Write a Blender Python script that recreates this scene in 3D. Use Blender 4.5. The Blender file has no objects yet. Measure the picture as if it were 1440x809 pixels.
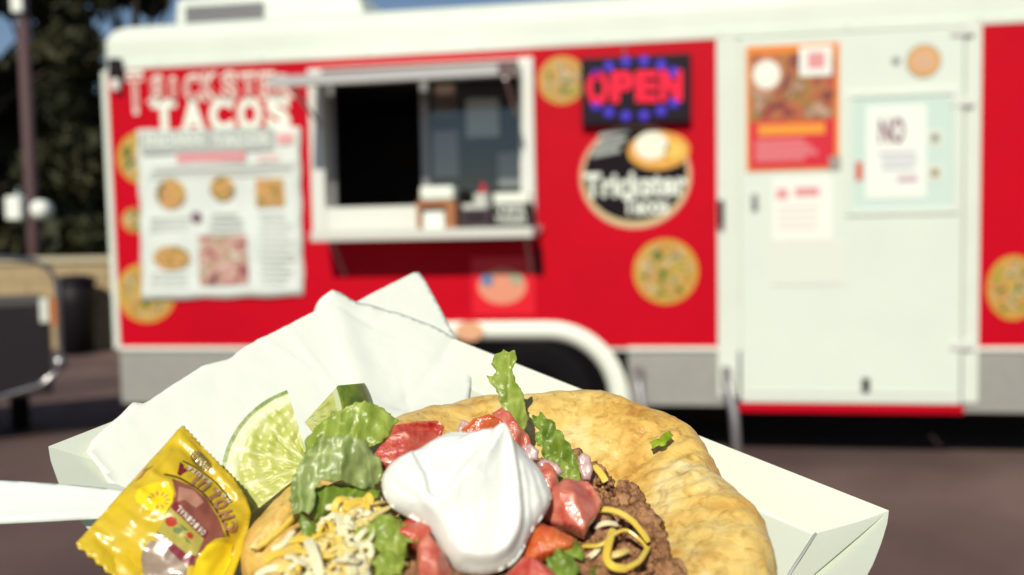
import bpy, bmesh, math, random
import numpy as np
from mathutils import Vector, Matrix, noise as mn
from mathutils.geometry import delaunay_2d_cdt

SC = bpy.context.scene
COL = SC.collection
R = math.radians

# ------------------------------------------------------------------ camera, sky, sun, exposure
CAM = Vector((0.0, -4.725, 1.215))
YAW, PITCH, ROLL = R(-9.0248), R(-3.492), R(-1.1459)
FPX, CX, CY = 1250.0, 720.0, 404.5
fw = Vector((math.sin(YAW)*math.cos(PITCH), math.cos(YAW)*math.cos(PITCH), math.sin(PITCH)))
r0 = Vector((math.cos(YAW), -math.sin(YAW), 0)); u0 = r0.cross(fw)
CR = r0*math.cos(ROLL) + u0*math.sin(ROLL)
CU = -r0*math.sin(ROLL) + u0*math.cos(ROLL)
cam_d = bpy.data.cameras.new('camera'); cam = bpy.data.objects.new('camera', cam_d); COL.objects.link(cam)
cam.matrix_world = Matrix(((CR.x, CU.x, -fw.x, CAM.x), (CR.y, CU.y, -fw.y, CAM.y), (CR.z, CU.z, -fw.z, CAM.z), (0, 0, 0, 1)))
cam_d.sensor_width = 36; cam_d.lens = 36*FPX/1440; cam_d.clip_start = 0.01; cam_d.clip_end = 2000
cam_d.dof.use_dof = True; cam_d.dof.focus_distance = 0.297; cam_d.dof.aperture_fstop = cam_d.lens/3.8
SC.camera = cam

SUN_EL, SUN_AZ = R(39), R(5)          # light travels towards +Y, a little towards +X
sd = Vector((math.sin(SUN_AZ)*math.cos(SUN_EL), math.cos(SUN_AZ)*math.cos(SUN_EL), -math.sin(SUN_EL)))
w = bpy.data.worlds.new('World'); SC.world = w; w.use_nodes = True
nt = w.node_tree; bg = nt.nodes['Background']
sky = nt.nodes.new('ShaderNodeTexSky'); sky.sky_type = 'NISHITA'; sky.sun_disc = False
sky.sun_elevation = SUN_EL; sky.sun_rotation = R(185); sky.air_density = 1.0; sky.dust_density = 0.1; sky.ozone_density = 2.2
nt.links.new(sky.outputs[0], bg.inputs[0]); bg.inputs[1].default_value = 0.065
sl = bpy.data.lights.new('sun', 'SUN'); so = bpy.data.objects.new('sun', sl); COL.objects.link(so)
sl.energy = 4.0; sl.angle = R(0.53); sl.color = (1.0, 0.945, 0.79)
so.rotation_euler = sd.to_track_quat('-Z', 'Y').to_euler(); so.location = (-2, -20, 20)
SC.view_settings.view_transform = 'Standard'; SC.view_settings.look = 'None'
SC.view_settings.exposure = 0.12; SC.view_settings.gamma = 1.0
SC.render.engine = 'CYCLES'

# ------------------------------------------------------------------ placement helpers
def ray(px, py): return fw + CR*((px-CX)/FPX) - CU*((py-CY)/FPX)
def hit(px, py, p0, n):
    d = ray(px, py); return CAM + d*((p0-CAM).dot(n)/d.dot(n))
def wall(px, py, y=0.0): return hit(px, py, Vector((0, y, 0)), Vector((0, 1, 0)))
def ground(px, py, z=0.0): return hit(px, py, Vector((0, 0, z)), Vector((0, 0, 1)))
# the food tray stands tilted in front of the camera; its rim plane:
TO = Vector((-0.05863973, -4.43649954, 1.13279241))
TU = Vector((0.88267993, -0.38854141, -0.26440823)).normalized()
TV = Vector((0.4412933, 0.87873293, 0.18190286)).normalized()
TN = TU.cross(TV).normalized()
def T3(u, v, n): return TO + (TU*u + TV*v + TN*n)*0.001
def on_tray(px, py, n): return hit(px, py, TO + TN*(n*0.001), TN)
def uv_tray(px, py, n):
    p = on_tray(px, py, n) - TO; return (p.dot(TU)*1000, p.dot(TV)*1000)
def to_uvn(p):
    q = p - TO; return (q.dot(TU)*1000, q.dot(TV)*1000, q.dot(TN)*1000)

# ------------------------------------------------------------------ materials
MATS = {}
def pm(name, col, rough=0.5, metal=0.0, var=None, bump=None, sss=0.0, sssr=(1, .6, .3), sscale=0.002, coat=0.0, spec=0.5, trans=0.0, emit=None, ior=1.45, sheen=0):
    if name in MATS: return MATS[name]
    m = bpy.data.materials.new(name); m.use_nodes = True; MATS[name] = m
    t = m.node_tree; b = t.nodes['Principled BSDF']
    c4 = (col[0], col[1], col[2], 1)
    b.inputs['Base Color'].default_value = c4
    b.inputs['Roughness'].default_value = rough; b.inputs['Metallic'].default_value = metal
    b.inputs['Specular IOR Level'].default_value = spec; b.inputs['IOR'].default_value = ior
    b.inputs['Coat Weight'].default_value = coat; b.inputs['Coat Roughness'].default_value = 0.1
    b.inputs['Transmission Weight'].default_value = trans
    if sss:
        b.inputs['Subsurface Weight'].default_value = sss; b.inputs['Subsurface Radius'].default_value = sssr
        b.inputs['Subsurface Scale'].default_value = sscale
    if emit:
        b.inputs['Emission Color'].default_value = (*emit[0], 1); b.inputs['Emission Strength'].default_value = emit[1]
    tc = t.nodes.new('ShaderNodeTexCoord')
    if var:        # (scale, second colour, contrast)
        n = t.nodes.new('ShaderNodeTexNoise'); n.inputs['Scale'].default_value = var[0]; n.inputs['Detail'].default_value = 6
        n.inputs['Roughness'].default_value = 0.6
        t.links.new(tc.outputs['Object'], n.inputs['Vector'])
        r = t.nodes.new('ShaderNodeValToRGB'); k = var[2]
        r.color_ramp.elements[0].position = 0.5-0.25/k; r.color_ramp.elements[1].position = 0.5+0.25/k
        r.color_ramp.elements[0].color = c4; r.color_ramp.elements[1].color = (*var[1], 1)
        t.links.new(n.outputs['Fac'], r.inputs['Fac']); t.links.new(r.outputs['Color'], b.inputs['Base Color'])
    if bump:       # (scale, strength, distance)
        n2 = t.nodes.new('ShaderNodeTexNoise'); n2.inputs['Scale'].default_value = bump[0]; n2.inputs['Detail'].default_value = 5
        t.links.new(tc.outputs['Object'], n2.inputs['Vector'])
        bp = t.nodes.new('ShaderNodeBump'); bp.inputs['Strength'].default_value = bump[1]; bp.inputs['Distance'].default_value = bump[2]
        t.links.new(n2.outputs['Fac'], bp.inputs['Height']); t.links.new(bp.outputs['Normal'], b.inputs['Normal'])
    return m
def nodes(m):
    t = m.node_tree
    return t, t.nodes['Principled BSDF'], t.links

def ramp(t, stops, interp='LINEAR'):
    r = t.nodes.new('ShaderNodeValToRGB'); cr = r.color_ramp; cr.interpolation = interp
    while len(cr.elements) < len(stops): cr.elements.new(0.5)
    for e, (p, c) in zip(cr.elements, stops): e.position = p; e.color = (*c, 1)
    return r

# ------------------------------------------------------------------ object helpers
def tag(o, label=None, cat=None, group=None, kind=None):
    if label: o['label'] = label
    if cat: o['category'] = cat
    if group: o['group'] = group
    if kind: o['kind'] = kind
    return o
def obj(name, verts, faces, mat, parent=None, smooth=True, origin=None, fmat=None):
    """ONE mesh object; verts in world space, origin = where the object's own origin sits"""
    org = Vector(origin) if origin is not None else (parent.matrix_world.translation.copy() if parent is not None else Vector((0, 0, 0)))
    me = bpy.data.meshes.new(name)
    me.from_pydata([tuple(Vector(v)-org) for v in verts], [], [tuple(f) for f in faces])
    for m in (mat if isinstance(mat, (list, tuple)) else [mat]): me.materials.append(m)
    if smooth: me.polygons.foreach_set('use_smooth', [True]*len(me.polygons))
    if fmat: me.polygons.foreach_set('material_index', fmat)
    me.update()
    o = bpy.data.objects.new(name, me); COL.objects.link(o)
    o.matrix_world = Matrix.Translation(org)
    if parent is not None:
        o.parent = parent; o.matrix_parent_inverse = parent.matrix_world.inverted(); o.matrix_world = Matrix.Translation(org)
    return o
def empty(name, loc, label, cat, group=None):
    e = bpy.data.objects.new(name, None); COL.objects.link(e); e.empty_display_size = 0.1
    e.matrix_world = Matrix.Translation(Vector(loc)); return tag(e, label, cat, group)
class MB:
    def __init__(s): s.v = []; s.f = []
    def add(s, v, f):
        k = len(s.v); s.v += [Vector(a) for a in v]; s.f += [tuple(i+k for i in a) for a in f]; return s
    def box(s, x0, x1, y0, y1, z0, z1, b=0.0):
        if b <= 0:
            v = [(x, y, z) for x in (x0, x1) for y in (y0, y1) for z in (z0, z1)]
            return s.add(v, [(0, 1, 3, 2), (4, 6, 7, 5), (0, 4, 5, 1), (2, 3, 7, 6), (0, 2, 6, 4), (1, 5, 7, 3)])
        bm = bmesh.new(); bmesh.ops.create_cube(bm, size=1)
        for q in bm.verts: q.co = Vector(((x0+x1)/2+q.co.x*(x1-x0), (y0+y1)/2+q.co.y*(y1-y0), (z0+z1)/2+q.co.z*(z1-z0)))
        bmesh.ops.bevel(bm, geom=bm.edges[:], offset=b, segments=3, profile=0.6, affect='EDGES')
        bm.verts.index_update()
        s.add([q.co.copy() for q in bm.verts], [[q.index for q in f.verts] for f in bm.faces]); bm.free(); return s
    def tube(s, pts, rad, n=10, cap=True):
        pts = [Vector(p) for p in pts]; k = len(s.v); up = None
        for i, p in enumerate(pts):
            d = (pts[min(i+1, len(pts)-1)]-pts[max(i-1, 0)]).normalized()
            if up is None: up = Vector((0, 0, 1)) if abs(d.z) < .9 else Vector((1, 0, 0))
            a = d.cross(up).normalized(); up = a.cross(d).normalized()
            rr = rad[i] if isinstance(rad, (list, tuple)) else rad
            for j in range(n):
                t = 2*math.pi*j/n; s.v.append(p+(a*math.cos(t)+up*math.sin(t))*rr)
        for i in range(len(pts)-1):
            for j in range(n):
                s.f.append((k+i*n+j, k+i*n+(j+1) % n, k+(i+1)*n+(j+1) % n, k+(i+1)*n+j))
        if cap:
            s.f.append(tuple(k+j for j in range(n))[::-1]); s.f.append(tuple(k+(len(pts)-1)*n+j for j in range(n)))
        return s
    def prism(s, poly, y0, y1):
        """polygon of (x,z) extruded along y"""
        n = len(poly)
        v = [(x, y0, z) for x, z in poly]+[(x, y1, z) for x, z in poly]
        return s.add(v, [tuple(range(n)), tuple(range(2*n-1, n-1, -1))]+[(i, i+n, (i+1) % n+n, (i+1) % n) for i in range(n)])
    def disc(s, c, ax, ay, n=40):
        c = Vector(c); ax = Vector(ax); ay = Vector(ay)
        return s.add([c+ax*math.cos(2*math.pi*i/n)+ay*math.sin(2*math.pi*i/n) for i in range(n)], [tuple(range(n))])
    def build(s, name, mat, parent=None, smooth=False, origin=None): return obj(name, s.v, s.f, mat, parent, smooth, origin)

def autosmooth(o, ang=35):
    me = o.data; me.set_sharp_from_angle(angle=R(ang)); return o

# text as a flat filled mesh: returns verts2d (x,y) and faces, first letter at x=0, cap height 1
_tc = {}
def text2d(s, offset=0.0):
    if (s, offset) in _tc: return _tc[(s, offset)]
    c = bpy.data.curves.new('t', 'FONT'); c.body = s; c.size = 1.0; c.offset = offset; c.resolution_u = 3
    o = bpy.data.objects.new('t', c); COL.objects.link(o)
    dg = bpy.context.evaluated_depsgraph_get(); dg.update()
    me = o.evaluated_get(dg).to_mesh()
    v = np.array([q.co[:2] for q in me.vertices]) if len(me.vertices) else np.zeros((0, 2)); f = [tuple(p.vertices) for p in me.polygons]
    o.evaluated_get(dg).to_mesh_clear(); bpy.data.objects.remove(o); bpy.data.curves.remove(c)
    if len(v):
        h = 0.69
        v = v/h; v[:, 0] -= v[:, 0].min()
    _tc[(s, offset)] = (v, f); return v, f
def wall_text(name, s, px0, px1, pyb, pyt, mat, parent, off=-0.004, y=0.0, offset=0.02, skew=0.0):
    """lettering lying on the truck's wall between two pixels of its baseline"""
    v, f = text2d(s, offset); wd = v[:, 0].max()
    a = wall(px0, pyb, y); b = wall(px1, pyb, y); z1 = wall(px0, pyt, y).z; hh = z1-a.z
    verts = [(a.x+(b.x-a.x)*p[0]/wd+skew*p[1]*hh, y+off, a.z+p[1]*hh) for p in v]
    return obj(name, verts, f, mat, parent, False)

# sheet: closed solid over an outline, front height and back height as functions
def resample(poly, step, closed=True):
    out = []; n = len(poly)
    for i in range(n if closed else n-1):
        a = np.array(poly[i], float); b = np.array(poly[(i+1) % n], float); k = max(1, int(round(np.linalg.norm(b-a)/step)))
        for j in range(k): out.append(a+(b-a)*j/k)
    if not closed: out.append(np.array(poly[-1], float))
    return np.array(out)
def smooth_poly(poly, it=2):
    p = np.array(poly, float)
    for _ in range(it):
        q = np.roll(p, -1, 0); p = np.stack([p*.75+q*.25, p*.25+q*.75], 1).reshape(-1, 2)
    return p
def inside(pts, poly):
    x, y = pts[:, 0], pts[:, 1]; res = np.zeros(len(pts), bool); n = len(poly)
    for i in range(n):
        x1, y1 = poly[i]; x2, y2 = poly[(i+1) % n]
        if y1 == y2: continue
        c = ((y1 > y) != (y2 > y)) & (x < (x2-x1)*(y-y1)/(y2-y1)+x1); res ^= c
    return res
def dist_line(pts, line, closed=False):
    best = np.full(len(pts), 1e9); n = len(line)
    for i in range(n if closed else n-1):
        a = np.array(line[i], float); b = np.array(line[(i+1) % n], float); ab = b-a
        t = np.clip(((pts-a)@ab)/max(ab@ab, 1e-12), 0, 1); best = np.minimum(best, np.linalg.norm(pts-(a+t[:, None]*ab), axis=1))
    return best
def side_line(pts, line):
    """signed distance to an open polyline (+ on its left)"""
    best = np.full(len(pts), 1e9); sg = np.zeros(len(pts))
    for i in range(len(line)-1):
        a = np.array(line[i], float); b = np.array(line[i+1], float); ab = b-a
        t = np.clip(((pts-a)@ab)/max(ab@ab, 1e-12), 0, 1); q = pts-(a+t[:, None]*ab); d = np.linalg.norm(q, axis=1)
        cr = np.sign(ab[0]*q[:, 1]-ab[1]*q[:, 0]); m = d < best; best[m] = d[m]; sg[m] = cr[m]
    return best*sg
def tri_poly(poly, step):
    """points and triangles filling an outline"""
    b = resample(poly, step); lo = b.min(0); hi = b.max(0)
    gx = np.arange(lo[0], hi[0]+step, step); gy = np.arange(lo[1], hi[1]+step, step*.866)
    g = np.array([(x+(step/2 if j % 2 else 0), y) for j, y in enumerate(gy) for x in gx])
    g = g[inside(g, b)]
    if len(g): g = g[dist_line(g, b, True) > step*.55]
    pts = np.vstack([b, g]) if len(g) else b; n = len(b)
    vs, es, fs, ov, oe, of = delaunay_2d_cdt([Vector(p) for p in pts], [(i, (i+1) % n) for i in range(n)], [], 1, 1e-6)
    P = np.array([tuple(q) for q in vs]); fs = [tuple(f) for f in fs]
    # boundary edges
    cnt = {}
    for f in fs:
        for i in range(len(f)):
            e = (f[i], f[(i+1) % len(f)]); cnt[e] = 1
    bd = [e for e in cnt if (e[1], e[0]) not in cnt]
    return P, fs, bd, dist_line(P, b, True)
class Frame:
    def __init__(s, o, k=0.5, spin=0.0, ez=None):
        s.o = o; tc = (CAM-o).normalized()
        s.ez = ez.normalized() if ez is not None else (TN*(1-k)+tc*k).normalized()
        s.ex = (CR-s.ez*CR.dot(s.ez)).normalized(); s.ey = s.ez.cross(s.ex).normalized()
    def px(s, pts):
        out = []
        for p in pts:
            h = hit(p[0], p[1], s.o, s.ez)-s.o; out.append((h.dot(s.ex)*1000, h.dot(s.ey)*1000))
        return np.array(out)
    def w(s, x, y, z): return s.o+(s.ex*float(x)+s.ey*float(y)+s.ez*float(z))*0.001
def nz(P, sc, seed=0.0, octv=3):
    return np.array([mn.fractal(Vector((p[0]*sc+seed*7.13, p[1]*sc-seed*3.7, seed*1.9)), 1.0, 2.0, octv) for p in P])
def sheet(name, fr, poly, front, back, mat, step=1.0, parent=None, fmat=None):
    P, F, bd, d = tri_poly(poly, step); n = len(P)
    zf = front(P, d); zb = back(P, d)
    V = [fr.w(p[0], p[1], z) for p, z in zip(P, zf)]+[fr.w(p[0], p[1], z) for p, z in zip(P, zb)]
    faces = list(F)+[tuple(i+n for i in f[::-1]) for f in F]+[(b, a, a+n, b+n) for a, b in bd]
    return obj(name, V, faces, mat, parent, True, None if parent is not None else fr.o, fmat=fmat)

# ------------------------------------------------------------------ the setting
def asphalt():
    m = pm('asphalt', (.115, .085, .078), .9, bump=(180, .5, .01)); t, b, L = nodes(m)
    tc = t.nodes.new('ShaderNodeTexCoord')
    n1 = t.nodes.new('ShaderNodeTexNoise'); n1.inputs['Scale'].default_value = .8; n1.inputs['Detail'].default_value = 8
    n2 = t.nodes.new('ShaderNodeTexNoise'); n2.inputs['Scale'].default_value = 90; n2.inputs['Detail'].default_value = 3
    L.new(tc.outputs['Object'], n1.inputs['Vector']); L.new(tc.outputs['Object'], n2.inputs['Vector'])
    r1 = ramp(t, [(.34, (.080, .048, .047)), (.52, (.124, .077, .073)), (.66, (.17, .112, .10))]); L.new(n1.outputs['Fac'], r1.inputs['Fac'])
    r2 = ramp(t, [(.3, (.6, .6, .6)), (.7, (1.35, 1.3, 1.25))]); L.new(n2.outputs['Fac'], r2.inputs['Fac'])
    mx = t.nodes.new('ShaderNodeMix'); mx.data_type = 'RGBA'; mx.blend_type = 'MULTIPLY'; mx.inputs[0].default_value = .8
    L.new(r1.outputs[0], mx.inputs[6]); L.new(r2.outputs[0], mx.inputs[7]); L.new(mx.outputs[2], b.inputs['Base Color']); return m
tag(obj('ground', [(-400, -60, 0), (400, -60, 0), (400, 900, 0), (-400, 900, 0)], [(0, 1, 2, 3)], asphalt(), smooth=False), kind='structure')
gm = pm('dry_grass', (.16, .13, .05), .95, var=(2.0, (.07, .08, .025), 1.2), bump=(30, .6, .03))
tag(obj('grass_verge', [(-60, 6.6, .06), (60, 6.6, .06), (60, 26, .25), (-60, 26, .25)], [(0, 1, 2, 3)], gm, smooth=False), kind='structure')

# ------------------------------------------------------------------ the food truck
WHITE = pm('truck_white', (.72, .77, .70), .45, var=(3.0, (.64, .68, .60), .8), spec=.3)
RED = pm('truck_red', (.57, .001, .014), .5, var=(1.1, (.47, .001, .012), 1.1), spec=.12)
ALU = pm('aluminium_sheet', (.42, .41, .38), .5, metal=.35, var=(14, (.34, .33, .31), .7), bump=(60, .15, .004))
STEEL = pm('grey_steel', (.30, .29, .30), .42, metal=.6)
BLACK = pm('black_plastic', (.010, .007, .010), .55, spec=.25)
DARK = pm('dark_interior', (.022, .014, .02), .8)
PAPER = pm('sign_paper', (.80, .83, .77), .7)
INK = pm('black_ink', (.02, .016, .02), .7)
GREYINK = pm('grey_ink', (.36, .38, .36), .7)
REDINK = pm('red_ink', (.55, .02, .03), .6)
PINK = pm('pink_ink', (.70, .30, .32), .7)
ORANGE = pm('orange_print', (.75, .22, .02), .55)
VW = pm('white_vinyl', (.80, .84, .74), .5)
Z_RT, Z_RB, Z_SK = 2.197, .60, .27
X_L, X_R = -3.10, 4.2
DEP = 2.25
truck = empty('food_truck', (0, 0, 0), 'red and white food truck with a serving window and white door', 'food truck')

def prof_roof(z0, zt, rad=.13):
    p = [(0.0, z0)]
    for i in range(9):
        a = math.pi/2*i/8; p.append((rad-rad*math.cos(a), zt-rad+rad*math.sin(a)))
    p += [(DEP-rad+rad*math.sin(math.pi/2*i/8), zt-rad+rad*math.cos(math.pi/2*i/8)) for i in range(9)]
    p.append((DEP, z0)); return p
# roof cap: a bent white skin with rounded long edges and a rounded end
pr = prof_roof(Z_RT, 2.455)
mb = MB(); n = len(pr); xs = [X_L+.02, X_L+.03, X_L+.07, X_R]; sc = [.0, .35, 1.0, 1.0]
rows = []
for k, x in enumerate((X_L, X_L+.015, X_L+.05, X_L+.11, X_R)):
    s = (.55, .80, .95, 1, 1)[k]; dy = (.05, .025, .006, 0, 0)[k]
    rows.append([(x, min(max(y, dy), DEP-dy), Z_RT+(z-Z_RT)*s) for y, z in pr])
vv = [p for row in rows for p in row]
ff = [(k*n+i, k*n+i+1, (k+1)*n+i+1, (k+1)*n+i) for k in range(4) for i in range(n-1)]
ff += [tuple(range(n))[::-1], tuple(4*n+i for i in range(n))]
autosmooth(obj('roof', vv, ff, WHITE, truck))
MB().box(X_L+.06, X_R, -.012, .02, Z_RT-.012, Z_RT+.03, .004).build('drip_rail', WHITE, truck)
for x in np.arange(X_L+.35, X_R, .62): MB().tube([(x, -.016, Z_RT+.012), (x, -.010, Z_RT+.012)], .006, 8).build('rivet', ALU, truck)
# walls
wl, wr, wt, wb = wall(455, 200).x, wall(736, 200).x, wall(600, 98).z, wall(600, 316).z
mb = MB()
mb.box(X_L+.02, wl, 0, .06, Z_RB-.02, Z_RT); mb.box(wr, X_R, 0, .06, Z_RB-.02, Z_RT); mb.box(wl, wr, 0, .06, wt, Z_RT); mb.box(wl, wr, 0, .06, Z_RB-.02, wb)
mb.build('front_wall', WHITE, truck)
MB().box(X_L+.02, X_R, DEP-.06, DEP, Z_SK, Z_RT).build('rear_wall', WHITE, truck)
MB().box(X_L+.02, X_L+.08, .06, DEP-.06, Z_SK, Z_RT).build('end_wall', WHITE, truck)
MB().box(X_R-.06, X_R, .06, DEP-.06, Z_SK, Z_RT).build('end_wall', WHITE, truck)
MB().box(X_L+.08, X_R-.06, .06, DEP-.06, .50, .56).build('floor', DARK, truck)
# red vinyl panels
rl, rr, r2 = wall(162, 300).x, wall(1008, 260).x, wall(1377, 260).x
mb = MB(); y0, y1 = -.006, -.0005; g = .012
mb.box(rl, wl-g, y0, y1, Z_RB, Z_RT-.012); mb.box(wr+g, rr, y0, y1, Z_RB, Z_RT-.012); mb.box(wl-g, wr+g, y0, y1, wt+g, Z_RT-.012); mb.box(wl-g, wr+g, y0, y1, Z_RB, wb-g)
mb.build('red_panel', RED, truck)
MB().box(r2, X_R, y0, y1, Z_RB, Z_RT-.012).build('red_panel', RED, truck)
# white corner post and trims
MB().box(X_L, rl, -.014, .05, Z_RB-.01, Z_RT-.014, .008).build('corner_post', WHITE, truck)
MB().box(rr, wall(1040, 200).x-.012, -.016, -.0006, .34, Z_RT-.014, .004).build('door_jamb', WHITE, truck)
MB().box(wall(1353, 200).x+.006, r2, -.020, -.0006, Z_SK+.05, Z_RT-.014, .005).build('door_jamb', WHITE, truck)
MB().box(r2, X_R, -.018, -.0065, Z_RB-.018, Z_RB+.004, .003).build('trim_strip', VW, truck)
# aluminium skirt, cut away at the wheel box and at the door
ax0, ax1 = wall(470, 560).x, wall(884, 560).x
for (xa_, xb_) in ((rl, ax0), (ax1, rr)): MB().box(xa_, xb_, -.018, -.0065, Z_RB-.018, Z_RB+.004, .003).build('trim_strip', VW, truck)
MB().box(X_L+.03, ax0, -.004, .03, Z_SK, Z_RB-.021, .003).build('skirt', ALU, truck)
MB().box(ax1, wall(1030, 560).x, -.004, .03, Z_SK+.02, Z_RB-.021, .003).build('skirt', ALU, truck)
MB().box(wall(1352, 560).x+.008, X_R, -.004, .03, Z_SK, Z_RB-.021, .003).build('skirt', ALU, truck)
MB().box(X_L+.1, X_R-.1, .25, DEP-.1, .36, .48).build('chassis', BLACK, truck)
# wheel box with its white lip and the tyres inside
def fender_path(in_):
    p = []
    x0, x1, zt = ax0+in_, ax1-in_, wall(720, 452).z-in_
    rad = .42-in_
    for i in range(13):
        a = math.pi/2*i/12; p.append((x1-rad+rad*math.sin(a), zt-rad*1.0+rad*math.cos(a)))
    p = [(x1, Z_SK)] + p[::-1]
    for i in range(13):
        a = math.pi/2*i/12; p.append((x0+rad-rad*math.sin(a), zt-rad+rad*math.cos(a)))
    p.append((x0, Z_SK)); return p
outp, inp = fender_path(0), fender_path(.10)
v = []; f = []; k = len(outp)
for (y, bul) in ((-.008, 0), (-.030, 1), (-.008, 2)):
    for o_, i_ in zip(outp, inp):
        t_ = (0, .5, 1)[bul]; v.append((o_[0]*(1-t_)+i_[0]*t_, y, o_[1]*(1-t_)+i_[1]*t_))
for i_ in inp: v.append((i_[0], .35, i_[1]))
for a in range(3):
    for i in range(k-1): f.append((a*k+i, a*k+i+1, (a+1)*k+i+1, (a+1)*k+i))
obj('wheel_fender', v, f, [VW, BLACK], truck, True, fmat=[0]*(2*(k-1))+[1]*(k-1))
vb = [(p[0], -.0075, p[1]) for p in inp]; obj('well_shade_sheet', vb, [tuple(range(len(vb)))], pm('well_shade_black', (.004, .003, .004), .9, spec=.1), truck, False)  # flat near-black sheet paints the recess shade; no opening is cut here
TYRE = pm('tyre_rubber', (.006, .005, .006), .9, spec=.15)
for cxw in (ax0+.52, ax1-.50):
    wc = Vector((cxw, -.012, .33)); mb = MB(); N_ = 40
    profile = [(.17, 0), (.24, -.012), (.30, -.008), (.325, .03), (.33, .10), (.325, .17), (.30, .2), (.2, .2)]
    vv = [(wc.x+r_*math.cos(2*math.pi*i/N_), wc.y+.0+yy, wc.z+r_*math.sin(2*math.pi*i/N_)) for r_, yy in profile for i in range(N_)]
    ff = [(a*N_+i, a*N_+(i+1) % N_, (a+1)*N_+(i+1) % N_, (a+1)*N_+i) for a in range(len(profile)-1) for i in range(N_)]
    wh = obj('wheel', vv, ff, TYRE, truck)
    vv = [(wc.x+r_*math.cos(2*math.pi*i/N_), wc.y+yy, wc.z+r_*math.sin(2*math.pi*i/N_)) for r_, yy in [(.175, .0), (.15, .03), (.08, .05), (.06, .0), (.001, -.005)] for i in range(N_)]
    obj('rim', vv, [(a*N_+i, a*N_+(i+1) % N_, (a+1)*N_+(i+1) % N_, (a+1)*N_+i) for a in range(4) for i in range(N_)], BLACK, wh)
# serving window
def bar(name, x0, x1, ya, yb, z0, z1, mat, par=truck, b=.004): return MB().box(x0, x1, ya, yb, z0, z1, b).build(name, mat, par)
FRM = pm('window_frame_white', (.70, .71, .66), .45, metal=.1)
ol, orr, ot, ob = wall(438, 200).x, wall(753, 200).x, wall(600, 90).z, wall(600, 330).z
wf = bar('window_frame', ol, wl+.01, -.03, .05, ob, ot, FRM)
bar('jamb', wr-.012, orr, -.05, .05, ob, ot, FRM, wf); bar('header', wl+.011, wr-.013, -.03, .05, wt+.02, ot, FRM, wf)
sill_t = wall(520, 291).z
bar('sill', wl+.011, wr-.013, -.028, .16, ob, sill_t, FRM, wf)
xm = wall(594, 200).x
bar('mullion', xm-.022, xm+.022, .052, .085, sill_t+.002, wt, STEEL, wf)
bar('track', wl+.012, wl+.045, .052, .085, sill_t+.002, wt, STEEL, wf)
GL = bpy.data.materials.new('window_glass'); GL.use_nodes = True
t = GL.node_tree; t.nodes.remove(t.nodes['Principled BSDF'])
tr = t.nodes.new('ShaderNodeBsdfTransparent'); tr.inputs[0].default_value = (.86, .88, .88, 1); gs = t.nodes.new('ShaderNodeBsdfGlossy'); gs.inputs['Roughness'].default_value = .03
mxs = t.nodes.new('ShaderNodeMixShader'); mxs.inputs[0].default_value = .07
t.links.new(tr.outputs[0], mxs.inputs[1]); t.links.new(gs.outputs[0], mxs.inputs[2]); t.links.new(mxs.outputs[0], t.nodes['Material Output'].inputs[0])
MB().box(xm+.022, wr-.003, .062, .068, sill_t+.003, wt-.002).build('pane', GL, wf)
# inside: liner walls, back counter with equipment
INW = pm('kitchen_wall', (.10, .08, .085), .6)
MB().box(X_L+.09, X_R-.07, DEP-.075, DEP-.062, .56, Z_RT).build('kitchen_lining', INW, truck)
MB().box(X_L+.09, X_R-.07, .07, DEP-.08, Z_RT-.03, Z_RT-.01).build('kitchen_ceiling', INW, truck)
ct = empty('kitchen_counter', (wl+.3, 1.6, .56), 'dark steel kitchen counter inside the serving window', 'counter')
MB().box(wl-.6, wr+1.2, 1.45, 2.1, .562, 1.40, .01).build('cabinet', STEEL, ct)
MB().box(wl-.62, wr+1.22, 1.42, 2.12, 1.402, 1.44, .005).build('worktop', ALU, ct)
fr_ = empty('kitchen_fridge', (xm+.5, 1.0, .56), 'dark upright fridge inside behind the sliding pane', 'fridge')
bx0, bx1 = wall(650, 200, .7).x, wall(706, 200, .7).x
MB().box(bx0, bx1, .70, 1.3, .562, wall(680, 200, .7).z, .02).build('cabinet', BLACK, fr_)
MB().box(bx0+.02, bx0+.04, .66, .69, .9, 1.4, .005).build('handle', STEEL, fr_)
# papers behind / on the pane
def notice(name, px0, py0, px1, py1, mat, label, cat, y=-.007, th=.0015, group=None):
    a = wall(px0, py0, y); b = wall(px1, py1, y)
    e = empty(name, ((a.x+b.x)/2, y, b.z), label, cat, group)
    MB().box(a.x, b.x, y-th, y, b.z, a.z).build('sheet', mat, e); return e
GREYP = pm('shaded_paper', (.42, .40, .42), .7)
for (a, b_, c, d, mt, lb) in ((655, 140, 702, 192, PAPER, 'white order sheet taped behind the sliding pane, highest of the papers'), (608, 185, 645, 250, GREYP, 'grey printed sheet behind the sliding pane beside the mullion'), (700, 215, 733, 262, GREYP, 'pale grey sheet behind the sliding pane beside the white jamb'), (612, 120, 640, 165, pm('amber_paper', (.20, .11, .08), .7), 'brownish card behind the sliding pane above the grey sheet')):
    notice('pane_notice', a, b_, c, d, mt, lb, 'notice', y=.075)
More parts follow.
